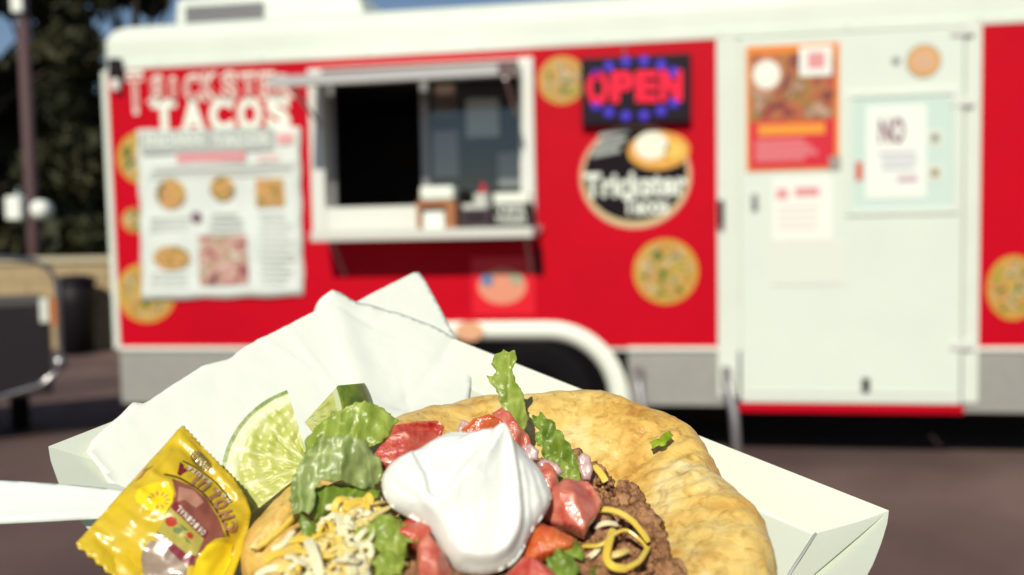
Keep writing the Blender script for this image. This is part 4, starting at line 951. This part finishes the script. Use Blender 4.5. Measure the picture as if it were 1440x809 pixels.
chunk([(590, 690), (640, 650), (720, 650), (765, 690), (750, 750), (700, 790), (640, 785), (600, 750)], 17, .2, TOM[0], 'broad red tomato layer beneath the sour cream', 12, 10, step=1.4)

# ---------------- onion
ONI = pm('red_onion', (.44, .20, .25), .25, var=(260, (.66, .52, .46), 1.6), sss=.4, sssr=(1, .6, .7), sscale=.003, coat=.3)
for i, (px, n, lb) in enumerate((([(812, 644), (820, 636), (830, 642), (834, 660), (830, 676), (820, 676), (814, 660)], 25, 'upright purple onion sliver between bread and lettuce'), ([(756, 650), (766, 645), (784, 652), (792, 664), (786, 670), (770, 662), (758, 660)], 27, 'purple onion strip above the narrow tomato strip'), ([(642, 606), (650, 590), (660, 594), (664, 610), (652, 618)], 26, 'pale lilac onion bit behind the cream peak'), ([(732, 628), (746, 624), (758, 634), (756, 648), (742, 648)], 26, 'whitish onion piece below the leaning tomato slice'), ([(470, 742), (486, 732), (496, 736), (484, 750), (472, 752)], 23, 'mauve onion scrap under the draped lettuce'), ([(800, 690), (808, 684), (816, 690), (812, 700), (802, 700)], 25, 'small onion bit on top of the tomato cube'))):
    chunk(px, n, .75, ONI, lb, 30+i, 1.7, 'onion_piece', 'onion', 'red onion pieces', rnd=.6, step=.5)

# ---------------- cheese
CH_Y = pm('cheddar', (.80, .52, .05), .3, var=(150, (.84, .62, .14), 1), sss=.3, sssr=(1, .6, .2), sscale=.003, spec=.5)
CH_W = pm('white_cheese', (.85, .77, .46), .38, var=(150, (.86, .80, .55), 1), sss=.3, sssr=(1, .8, .5), sscale=.003, spec=.5)
CH_P = pm('pale_cheddar', (.82, .58, .16), .38, var=(150, (.84, .66, .28), 1), sss=.3, sssr=(1, .7, .3), sscale=.003, spec=.5)
def catmull(p, k=6):
    p = [np.array(q, float) for q in p]; p = [2*p[0]-p[1]]+p+[2*p[-1]-p[-2]]; out = []
    for i in range(1, len(p)-2):
        for j in range(k):
            t_ = j/k; out.append(.5*((2*p[i])+(-p[i-1]+p[i+1])*t_+(2*p[i-1]-5*p[i]+4*p[i+1]-p[i+2])*t_**2+(-p[i-1]+3*p[i]-3*p[i+1]+p[i+2])*t_**3))
    out.append(p[-2]); return out
def ribbon(pts, w_, h_, tw=0.0):
    V = []; F = []; up = TN.copy(); m = len(pts)
    sec = [(-1, -.5), (-.8, -1), (.8, -1), (1, -.5), (1, .5), (.8, 1), (-.8, 1), (-1, .5)]
    for i, p in enumerate(pts):
        d = (pts[min(i+1, m-1)]-pts[max(i-1, 0)]).normalized(); a = d.cross(up).normalized(); up = a.cross(d).normalized(); an = tw*i/m
        a2 = a*math.cos(an)+up*math.sin(an); u2 = up*math.cos(an)-a*math.sin(an); e = .8 if i in (0, m-1) else 1.0
        for x, y in sec: V.append(p+(a2*x*w_+u2*y*h_)*e*.0005)
    for i in range(m-1):
        for j in range(8): F.append((i*8+j, i*8+(j+1) % 8, (i+1)*8+(j+1) % 8, (i+1)*8+j))
    F.append(tuple(range(8))[::-1]); F.append(tuple((m-1)*8+j for j in range(8))); return V, F
_sr = random.Random(3)
def strand(pts, mat, label, w_=1.0, group=None, k=6):
    c = catmull(pts, k); V, F = ribbon([T3(*q_) for q_ in c], 2.2*w_*_sr.uniform(.8, 1.1), .95*w_, _sr.uniform(-.8, .8))
    return tag(autosmooth(obj('cheese_shred', V, F, mat, None, True, T3(*c[0])), 40), label, 'cheese', group)
def strand_round(pts, mat, label, w_=1.0, group=None, k=6):
    c = catmull(pts, k); m = len(c); taper = [w_*(.75 if i in (0, m-1) else 1.0)*.001 for i in range(m)]
    o = MB().tube([T3(*q) for q in c], taper, 7).build('cheese_shred', mat, None, True, T3(*c[0])); return tag(o, label, 'cheese', group)
def sp(l): return [uvn(*q) for q in l]
G1 = 'cheddar shreds on the beef'
strand(sp([(824, 725, 24), (846, 717, 26), (868, 720, 27), (888, 732, 26), (902, 748, 24), (912, 762, 22)]), CH_Y, 'long orange cheddar shred arching over the beef', .92, G1)
strand(sp([(820, 768, 22), (845, 766, 25), (862, 752, 26), (880, 746, 26), (898, 758, 25), (908, 770, 23)]), CH_Y, 'cheddar shred crossing the middle of the beef', .85, G1)
strand(sp([(862, 745, 25), (856, 765, 26), (853, 785, 26), (862, 797, 26), (880, 800, 25)]), CH_Y, 'hooked cheddar shred curling down toward the beef edge', .95, G1)
strand(sp([(880, 800, 25), (898, 790, 25), (908, 776, 24), (911, 770, 23)]), CH_Y, 'short cheddar shred closing the loop on the beef', .85, G1)
strand(sp([(836, 742, 22), (852, 736, 24), (868, 738, 23)]), CH_W, 'pale cheese shred between the two long cheddar shreds', .9, G1)
strand(sp([(858, 782, 24), (872, 778, 25), (882, 774, 24)]), CH_P, 'stubby pale cheddar shred inside the loop', .9, G1)
strand(sp([(826, 786, 21), (838, 776, 23), (846, 764, 23)]), CH_W, 'thin white cheese shred just outside the cheddar loop', .8, G1)
strand(sp([(836, 655, 23), (846, 668, 22), (852, 678, 21)]), CH_Y, 'short cheddar shred tucked beside the onion sliver', 1.0, G1)
rg = np.random.default_rng(21); G2 = 'shreds in the cheese heap'
heap = np.array([(446, 742), (470, 720), (500, 704), (530, 700), (548, 716), (530, 740), (512, 756), (520, 784), (500, 830), (400, 830), (425, 780), (452, 760)], float)
cnt = 0; top = Frame(on_tray(490, 770, 20), .5)
while cnt < 270:
    px, py = rg.uniform(385, 560), rg.uniform(695, 835)
    if not inside(np.array([[px, py]]), heap)[0]: continue
    lev = cnt/270; n_ = 19+9*lev+rg.uniform(-1, 1.5)-max(0, (450-px)*.10); u, v = uv_tray(px, py, n_); a = rg.uniform(0, math.pi); ln = rg.choice([rg.uniform(2.5, 5), rg.uniform(5, 11)]); bend = rg.uniform(-2.5, 2.5)
    pts = [(u+math.cos(a)*t_*ln/2-math.sin(a)*bend*(1-t_*t_), v+math.sin(a)*t_*ln/2+math.cos(a)*bend*(1-t_*t_), n_+rg.uniform(-.8, 1.2)-t_*t_*.8) for t_ in (-1, -.33, .33, 1)]
    mt = [CH_W, CH_W, CH_P, CH_Y][rg.integers(4)]
    strand(pts, mt, {'white_cheese': 'white cheese shred in the heap beside the sour cream', 'cheddar': 'orange cheddar shred in the heap beside the sour cream', 'pale_cheddar': 'pale yellow cheese shred in the heap beside the sour cream'}[mt.name], rg.uniform(.5, .95), G2+' of '+mt.name.replace('_', ' '), 4); cnt += 1
for pts, mt, lb in (([(434, 760, 27), (440, 775, 28), (446, 792, 28), (450, 812, 27)], CH_W, 'thick white cheese shred hanging down the heap edge'), ([(478, 724, 27), (481, 742, 28), (486, 765, 27)], CH_W, 'long white cheese shred running down the heap middle'), ([(488, 768, 27), (493, 788, 27), (496, 812, 27)], CH_W, 'broad white cheese shred at the heap front'), ([(505, 712, 27), (492, 726, 28), (485, 745, 27)], CH_P, 'pale yellow shred slanting from the heap top'), ([(520, 780, 26), (512, 795, 26), (508, 815, 25)], CH_W, 'white cheese shred beside the frilly lettuce'), ([(484, 716, 28), (500, 706, 28), (518, 706, 27)], CH_Y, 'yellow shred lying over the heap crown')):
    strand(sp(pts), mt, lb, 1.15, G2)
for i, pts in enumerate(([(372, 790, 21), (388, 780, 22), (405, 776, 22), (422, 768, 22)], [(392, 806, 22), (402, 790, 23), (416, 780, 23)], [(360, 812, 20), (375, 802, 21), (396, 798, 22)], [(405, 762, 22), (425, 758, 23), (440, 764, 24)], [(412, 812, 22), (404, 795, 23), (410, 778, 23)], [(382, 775, 21), (400, 764, 22), (412, 748, 22)])):
    strand(sp(pts), (CH_Y, CH_P, CH_W)[i % 3], ('yellow', 'pale yellow', 'whitish')[i % 3]+' cheese shred '+('lying flat on the bread below the lime', 'crossing the bread beside the cheese heap')[i//3], 1.1, 'shreds on the bread beside the packet')
# melted slice between the lime and the cheese heap
chunk([(352, 768), (372, 742), (396, 716), (416, 700), (424, 716), (412, 734), (390, 752), (366, 770)], 19, .4, BREAD, 'soft orange bread flap between the lime and the cheese', 61, 4.5, 'bread_flap', 'bread', None)
chunk([(362, 766), (382, 750), (402, 732), (412, 722), (414, 732), (398, 750), (376, 768), (364, 772)], 22, .5, CH_Y, 'thick orange cheese slice along the bread flap edge', 62, 2, 'cheese_slice', 'cheese', None)

# ---------------- sour cream
CREAM = pm('sour_cream', (.765, .78, .73), .34, sss=.4, sssr=(1, .92, .8), sscale=.002, spec=.3, bump=(700, .05, .0005))
cpx = [(537, 690), (536, 676), (543, 660), (556, 648), (574, 640), (590, 634), (604, 624), (622, 614), (640, 610), (660, 612), (684, 611), (700, 611), (712, 613), (728, 628), (748, 648), (764, 668), (774, 690), (776, 704), (768, 722), (752, 742), (744, 756), (738, 772), (724, 792), (704, 804), (676, 810), (648, 806), (632, 794), (620, 776), (612, 756), (600, 742), (584, 732), (562, 722), (546, 710)]
fr = Frame(on_tray(655, 735, 29), .55); cpl = smooth_poly(fr.px(cpx), 2)
def cl(p): return smooth_open(fr.px(p))
def smooth_open(p): return np.array(catmull(p, 6))
U1 = cl([(583, 652), (597, 683), (605, 709), (620, 716), (634, 701), (662, 660), (698, 620)])
U2 = cl([(709, 611), (719, 645), (727, 690), (732, 740), (720, 780), (690, 800), (650, 800)])
U3 = [cl([(712, 618), (738, 660), (758, 712)]), cl([(710, 616), (732, 668), (744, 735)]), cl([(715, 622), (752, 670), (768, 700)])]
U4 = cl([(640, 614), (628, 640), (606, 660)]); U5 = cl([(690, 630), (668, 690), (654, 740), (655, 780)])
c0 = fr.px([(665, 690)])[0]; tip = fr.px([(706, 622)])[0]
_cz = {}
U6 = cl([(543, 664), (560, 690), (590, 716), (606, 738)]); U7 = cl([(612, 640), (640, 636), (672, 622)])
def sig(x): return 1/(1+np.exp(-np.clip(x, -40, 40)))
def lip(s, h, w_, sharp=.28):
    """a rolled lip on the negative side, falling off sharply across the line"""
    return h*(1-sig(s/sharp))*np.exp(-np.maximum(-s, 0)/w_) - .35*h*np.exp(-((s-.5)/.8)**2)
def cream_f(P, d):
    e_ = np.clip(d/3.2, 0, 1); g_ = np.clip(d/2.5, 0, 1); z = 3.4*np.sqrt(np.clip(1-(1-e_)**2, 0, 1))
    z += .28*np.clip(d, 0, 24)
    z += lip(side_line(P, U1), 3.0, 5.5, .5)*g_
    z += lip(side_line(P, U2), 3.2, 6.5, .5)*g_
    for u_ in U3: z += lip(side_line(P, u_), 1.0, 3.0, .5)*g_
    z += lip(side_line(P, U7), 1.3, 3.0)*g_ + lip(-side_line(P, U6), .9, 3.5)*g_
    an_ = np.arctan2(P[:, 1]-tip[1], P[:, 0]-tip[0]); rt_ = np.linalg.norm(P-tip, axis=1)
    z += 1.1*(1-2*np.abs(np.sin(an_*3.6+.5+.05*rt_)))*np.clip(rt_/9, 0, 1)*np.exp(-rt_/30)*g_
    z += 1.0*np.exp(-(dist_line(P, U5)/5)**2)+.5*np.exp(-((P-tip)**2).sum(1)/14)
    z += 1.0*noise_np(P, .07, 4, 2)*g_+.35*noise_np(P*np.array([1, .35]), .25, 9, 3)*g_+.12*noise_np(P, .5, 6, 2)
    return z
cr = sheet('sour_cream_dollop', fr, cpl, cream_f, lambda P, d: -7*np.clip(d/6, 0, 1)**.5, CREAM, .5)
tag(cr, 'thick white dollop of sour cream with swirled folds and a peak', 'sour cream')

# ---------------- lime wedges
def lime_mat():
    m = pm('lime', (.5, .55, .12), .36, sss=.3, sssr=(.8, 1, .3), sscale=.004, spec=.4); t, b, L = nodes(m)
    at = t.nodes.new('ShaderNodeAttribute'); at.attribute_name = 'lime'
    sx = t.nodes.new('ShaderNodeSeparateXYZ'); L.new(at.outputs['Vector'], sx.inputs[0])      # x radius 0..1, y membrane, z rind flag
    tc = t.nodes.new('ShaderNodeTexCoord'); n = t.nodes.new('ShaderNodeTexNoise'); n.inputs['Scale'].default_value = 260; n.inputs['Detail'].default_value = 4
    L.new(tc.outputs['Object'], n.inputs['Vector'])
    fl = ramp(t, [(.3, (.36, .39, .065)), (.5, (.47, .50, .12)), (.7, (.56, .57, .24))]); L.new(n.outputs['Fac'], fl.inputs['Fac'])
    jm = t.nodes.new('ShaderNodeMath'); jm.operation = 'MULTIPLY_ADD'; jm.inputs[1].default_value = .06; L.new(n.outputs['Fac'], jm.inputs[0]); L.new(sx.outputs[0], jm.inputs[2])
    pi_ = ramp(t, [(.82, (0, 0, 0)), (.88, (1, 1, 1))]); L.new(jm.outputs[0], pi_.inputs['Fac'])
    def mix(f_, a, b_):
        mx = t.nodes.new('ShaderNodeMix'); mx.data_type = 'RGBA'; L.new(f_, mx.inputs[0])
        for s_, q in ((6, a), (7, b_)):
            if isinstance(q, tuple): mx.inputs[s_].default_value = (*q, 1)
            else: L.new(q, mx.inputs[s_])
        return mx.outputs[2]
    c = mix(sx.outputs[1], fl.outputs[0], (.60, .62, .32)); c = mix(pi_.outputs[0], c, (.62, .66, .38))
    ri = ramp(t, [(.935, (0, 0, 0)), (.96, (1, 1, 1))]); L.new(sx.outputs[0], ri.inputs['Fac'])
    rc = ramp(t, [(.35, (.10, .17, .02)), (.65, (.22, .28, .035))]); L.new(n.outputs['Fac'], rc.inputs['Fac'])
    c = mix(ri.outputs[0], c, rc.outputs[0]); c = mix(sx.outputs[2], c, rc.outputs[0]); L.new(c, b.inputs['Base Color'])
    bp = t.nodes.new('ShaderNodeBump'); bp.inputs['Strength'].default_value = .4; bp.inputs['Distance'].default_value = .0006; L.new(n.outputs['Fac'], bp.inputs['Height']); L.new(bp.outputs['Normal'], b.inputs['Normal'])
    return m
LIME = lime_mat()
def lime(name_lab, o3, ex, ey, a0, a1, Rr, spread, asp=1.0):
    """wedge: a flat cut face (sector in the ex-ey plane, corner at o3), swept round the ex axis"""
    ex = ex.normalized(); ez = ex.cross(ey).normalized(); ey = ez.cross(ex).normalized(); V = []; A = []; F = []
    NR, NT, NS = 26, 60, 18
    def pt(r_, a, ph):
        x, y = r_*math.cos(a), r_*math.sin(a); return o3+(ex*x*asp+(ey*math.cos(ph)-ez*math.sin(ph))*y)*.001
    mem = [a0+(a1-a0)*q for q in (.24, .5, .77)]
    def face(ph, flip):
        k = len(V)
        for i in range(NR+1):
            for j in range(NT+1):
                r_ = Rr*i/NR; a = a0+(a1-a0)*j/NT; q = min(abs(a-m_)*r_ for m_ in mem); q = min(q, abs(a-a0)*r_*.8, abs(a-a1)*r_*.8)
                me_ = math.exp(-(q/.55)**2); b_ = (.35*math.sin(9*r_/Rr*3+a*7)+.5*mn.noise(Vector((r_*.25, a*14, ph+3))))*(1 if i/NR < .84 else .1)*(1-me_)
                p = pt(r_, a, ph); nrm = (ez*math.cos(ph)+ey*math.sin(ph))*(1 if not flip else -1); V.append(p+nrm*b_*.0009); A.append((i/NR, me_*.45, 0))
        for i in range(NR):
            for j in range(NT):
                q = (k+i*(NT+1)+j, k+(i+1)*(NT+1)+j, k+(i+1)*(NT+1)+j+1, k+i*(NT+1)+j+1); F.append(q if not flip else q[::-1])
    face(0, False); face(spread, True)
    k = len(V)       # rind
    for s in range(NS+1):
        for j in range(NT+1): V.append(pt(Rr*1.0, a0+(a1-a0)*j/NT, spread*s/NS)); A.append((1, 0, 1))
    for s in range(NS):
        for j in range(NT): a = k+s*(NT+1)+j; F.append((a, a+NT+1, a+NT+2, a+1)[::-1])
    for (aa, fl) in ((a1, False), (a0, True)):        # cross cuts
        if abs(math.sin(aa)) < .02: continue
        k = len(V)
        for s in range(NS+1):
            for i in range(NR+1): V.append(pt(Rr*i/NR, aa, spread*s/NS)); A.append((i/NR, .1, 0))
        for s in range(NS):
            for i in range(NR):
                a = k+s*(NR+1)+i; q = (a, a+1, a+NR+2, a+NR+1); F.append(q if fl else q[::-1])
    o = obj('lime_wedge', V, F, LIME, None, True, o3); at = o.data.attributes.new('lime', 'FLOAT_VECTOR', 'POINT'); at.data.foreach_set('vector', np.array(A, dtype=np.float32).ravel())
    autosmooth(o, 50); return tag(o, name_lab, 'lime', 'lime wedges')
tc_ = (CAM-on_tray(400, 650, 14)).normalized()
fz = (tc_*.8+TN*.35-CR*.15).normalized(); fx = (CR-fz*CR.dot(fz)).normalized(); fy = fz.cross(fx)
def dirp(ax, ay): return (fx*ax-fy*ay).normalized()      # image-like direction in the face plane
o3 = on_tray(437, 656, 17)
lime('lime wedge with its broad pale cut face beside the sauce packet', o3, dirp(-44, -108), dirp(-95, 40), 0.0, R(111), 26.0, R(58), 1.0)
e2 = (tc_*.80+CR*.60).normalized(); x2 = (CU-e2*CU.dot(e2)).normalized()
lime('second lime wedge showing its green rind behind the lettuce', on_tray(428, 594, 10), -x2, e2, R(52), R(118), 24.0, R(62))

# ---------------- sauce packet
PKM = pm('packet_film', (.66, .47, .012), .3, var=(70, (.56, .38, .03), 1.0), coat=.12, bump=(200, .12, .001))
pf = Frame(on_tray(235, 715, 15), .5)
tl, bl, tr_, br_ = (256, 599), (107, 764), (346, 700), (205, 868)
def saw(a, b, n, amp):
    out = []; a = np.array(a, float); b = np.array(b, float); d = b-a; nn_ = np.array([d[1], -d[0]])/np.linalg.norm(d)
    for i in range(n):
        out.append(tuple(a+d*i/n)); out.append(tuple(a+d*(i+.5)/n+nn_*amp))
    return out
ppx = saw(tl, (330, 676), 14, 2.2)+[(330, 676), (346, 700), (353, 722), (346, 765), (328, 812), (300, 860), (270, 905)]+saw((270, 905), bl, 13, 4)+[bl]
ppl = pf.px(ppx); c1 = pf.px([tl, (340, 690)]); c2 = pf.px([bl, (270, 905)]); sl_ = pf.px([tl, bl]); s2_ = pf.px([(353, 722), (270, 905)])
wr1 = [pf.px(q) for q in ([(236, 640), (215, 668), (200, 694)], [(150, 722), (190, 760), (210, 772)], [(185, 690), (215, 720)], [(170, 710), (195, 735), (220, 745)], [(205, 668), (238, 690)], [(140, 760), (170, 790), (190, 809)], [(285, 790), (310, 770), (330, 740)], [(300, 809), (318, 780)], [(255, 612), (280, 640)], [(230, 700), (205, 730)], [(250, 618), (300, 660), (335, 700)])]
def pk_h(P):
    d1 = dist_line(P, c1); d2 = dist_line(P, c2); d3 = np.minimum(dist_line(P, sl_), dist_line(P, s2_))
    z = 7.0*(1-np.exp(-np.maximum(d1-4.5, 0)/6))*(1-np.exp(-np.maximum(d2-5.5, 0)/6))*(1-np.exp(-d3/6.5))
    cr_ = np.where(d1 < 4.5, .10*np.sin(d1*6), 0)+np.where(d2 < 5.5, .10*np.sin(d2*6), 0); z += cr_
    for i, q in enumerate(wr1): s_ = dist_line(P, q); z += (.75 if i % 2 == 0 else -.55)*np.exp(-(s_/1.1)**2)
    z += .5*noise_np(P, .12, 3, 3)+.3*(1-2*np.abs(noise_np(P, .2, 13, 2)))+np.where(d2 < 6, .8*np.sin(P[:, 0]*.35), 0)
    return z
pkt = sheet('sauce_packet', pf, ppl, lambda P, d: pk_h(P), lambda P, d: pk_h(P)*-.5-.25, PKM, .8)
tag(pkt, 'yellow hot sauce packet lying upside down on the tray corner', 'sauce packet')
def pk_print(name, px, mat, lift, step=.7, closed=True):
    P, F, bd, d = tri_poly(pf.px(px), step); z = pk_h(P)+lift+.1
    return obj(name, [pf.w(p[0], p[1], q) for p, q in zip(P, z)], F, mat, pkt, True)
def pk_line(name, px, w_, mat, lift):
    c = np.array(catmull(pf.px(px), 5)); t_ = np.gradient(c, axis=0); t_ /= np.linalg.norm(t_, axis=1)[:, None]; nn_ = np.stack([-t_[:, 1], t_[:, 0]], 1)*w_/2
    Q = np.vstack([c+nn_, c-nn_]); z = pk_h(Q)+lift; m = len(c)
    return obj(name, [pf.w(p[0], p[1], q) for p, q in zip(Q, z)], [(i, i+m, i+m+1, i+1) for i in range(m-1)], mat, pkt, True)
def cp(l): return [(100+x/3.693, 590+y/3.693) for x, y in l]
PR = dict(rough=.25, coat=.3)
MAR = pm('print_maroon', (.22, .02, .03), **PR); BRN = pm('print_brown', (.30, .10, .06), .25, var=(160, (.24, .07, .05), 1), coat=.3); LBR = pm('print_tan_pink', (.46, .22, .15), **PR); OLV = pm('print_olive', (.42, .36, .07), **PR); CAPM = pm('print_cap', (.34, .25, .18), .3, var=(300, (.26, .18, .13), 1), coat=.3); LYE = pm('print_bright_yellow', (.84, .62, .012), **PR); PWH = pm('print_white', (.78, .74, .60), **PR); LINE = pm('print_dark', (.07, .045, .015), **PR); GRN = pm('print_green', (.10, .16, .03), **PR); PRD = pm('print_red', (.45, .04, .02), **PR); COP = pm('print_copper', (.42, .20, .09), **PR)
pk_print('bottle_art', cp([(525, 350), (620, 385), (700, 445), (755, 525), (800, 640), (745, 655), (700, 690), (640, 790), (590, 780), (440, 645), (490, 560), (545, 440)]), BRN, .10)
pk_print('bottle_shine', cp([(560, 395), (640, 415), (690, 470), (650, 505), (590, 470), (555, 480)]), LBR, .16)
pk_print('bottle_label', cp([(520, 505), (695, 650), (650, 745), (600, 735), (448, 628)]), OLV, .18)
pk_print('label_band', cp([(545, 478), (712, 622), (690, 662), (522, 514)]), MAR, .24)
pk_print('bottle_foot', cp([(448, 628), (600, 735), (640, 748), (612, 795), (585, 780), (438, 655)]), MAR, .24)
pk_print('bottle_cap', cp([(375, 700), (410, 665), (455, 668), (510, 700), (560, 750), (600, 800), (590, 850), (420, 860), (370, 800), (365, 740)]), CAPM, .20)
pk_print('sunburst', cp([(335, 430), (370, 385), (440, 365), (510, 385), (535, 425), (530, 480), (490, 540), (455, 548), (400, 510), (345, 465)]), LYE, .14)
for k in range(9):
    a = R(200+k*32); c = (455, 468); pk_print('sun_ray', cp([(c[0]+math.cos(a+s_)*r_*1.1, c[1]+math.sin(a+s_)*r_*.85) for r_, s_ in ((28, 0), (44, .11), (62, 0), (44, -.11))]), COP, .22)
pk_print('yellow_field', cp([(650, 760), (710, 690), (790, 665), (840, 660), (830, 740), (790, 820), (700, 860), (630, 850)]), LYE, .12)
pk_print('pepper', cp([(495, 560), (520, 552), (548, 565), (552, 592), (530, 606), (502, 600), (490, 580)]), PRD, .28); pk_print('pepper', cp([(598, 640), (620, 632), (636, 650), (628, 670), (606, 664)]), PRD, .28)
for q in ([(530, 615), (560, 610), (585, 622), (560, 640), (535, 636)], [(556, 590), (575, 600), (610, 625), (590, 625)], [(585, 650), (605, 670), (625, 690), (600, 680)]): pk_print('leaf_print', cp(q), GRN, .28)
for (rx, ry) in ((58, 30), (44, 22), (30, 14), (14, 6)):
    ca, sa = math.cos(R(38)), math.sin(R(38)); pk_line('swirl_mark', cp([(674+rx*math.cos(t_)*ca-ry*math.sin(t_)*sa, 224+rx*math.cos(t_)*sa+ry*math.sin(t_)*ca) for t_ in np.linspace(0, 2*math.pi, 16)]), .55, pm('print_umber', (.22, .15, .02), **PR), .2)
pk_line('outline', cp([(580, 236), (640, 258), (710, 298), (780, 362), (832, 430)]), .45, LINE, .2)
pk_line('outline', cp([(485, 320), (560, 345), (640, 390), (710, 445), (760, 510), (790, 570), (812, 632)]), .6, LINE, .3)
def pk_letter(ch, c, up_, h, wd, mat, lift, offs=.03, name='letter'):
    """one printed letter: centre, up direction (both in packet crop pixels), height and width"""
    v, f = text2d(ch, offs); w_ = max(v[:, 0].max(), .2); up_ = np.array(up_, float); up_ /= np.linalg.norm(up_); rt = np.array([-up_[1], up_[0]])
    q = [tuple(np.array(c)+rt*((p[0]/w_-.5)*wd)+up_*((p[1]-.5)*h)) for p in v]; Q = pf.px(cp(q)); z = pk_h(Q)+lift+.15
    obj(name, [pf.w(p[0], p[1], zz) for p, zz in zip(Q, z)], f, mat, pkt, True)
upd = (-.72, .69)
for ch, c, u_, h, wd, mt in (('A', (575, 297), (-.50, .86), 62, 62, MAR), ('L', (640, 335), (-.55, .83), 70, 42, COP), ('U', (690, 368), (-.62, .78), 72, 46, COP), ('L', (735, 412), (-.72, .69), 72, 42, COP), ('O', (775, 462), (-.80, .6), 72, 46, COP), ('H', (803, 520), (-.90, .44), 70, 46, COP), ('C', (822, 585), (-.97, .25), 62, 54, COP)):
    pk_letter(ch, c, u_, h, wd, mt, .36, .06)
for i, ch in enumerate('HOT SAUCE'[::-1]):
    if ch == ' ': continue
    t_ = i/8; c = (612+t_*205, 282+t_*150+(-18*math.sin(math.pi*t_))); pk_letter(ch, c, (-.55-.2*t_, .8-.2*t_), 26, 20, PWH, .44, .03, 'small_letter')
for i, ch in enumerate('ORIGINAL'[::-1]):
    t_ = i/7; pk_letter(ch, (560+t_*126, 518+t_*112), (-.66, .75), 30, 17, PWH, .36, .03, 'label_letter')
for k in range(5): pk_line('fine_print', cp([(330+k*11, 330-k*12+5), (372+k*14, 300-k*12+14)]), .25, COP, .15)

# ---------------- plastic spoon under the packet
sf = Frame(on_tray(120, 706, 2.0), .35)
SPOON = pm('white_plastic', (.78, .84, .78), .3, sss=.15, sssr=(1, 1, 1), sscale=.002)
spx = [(-210, 690), (-190, 674), (-160, 670), (0, 675), (80, 680), (170, 688), (225, 700), (245, 697), (280, 690), (312, 696), (325, 710), (312, 726), (280, 733), (245, 726), (225, 718), (170, 728), (80, 733), (0, 737), (-160, 744), (-190, 740), (-210, 722)]
def spf(P, d): return .9*np.clip(d/1.2, 0, 1)**.5-.5*np.clip((d-2)/2, 0, 1)
tag(sheet('plastic_spoon', sf, smooth_poly(sf.px(spx), 2), spf, lambda P, d: -.6*np.clip(d/1.2, 0, 1)**.5, SPOON, 1.2), 'white plastic spoon handle sticking out under the sauce packet', 'spoon')
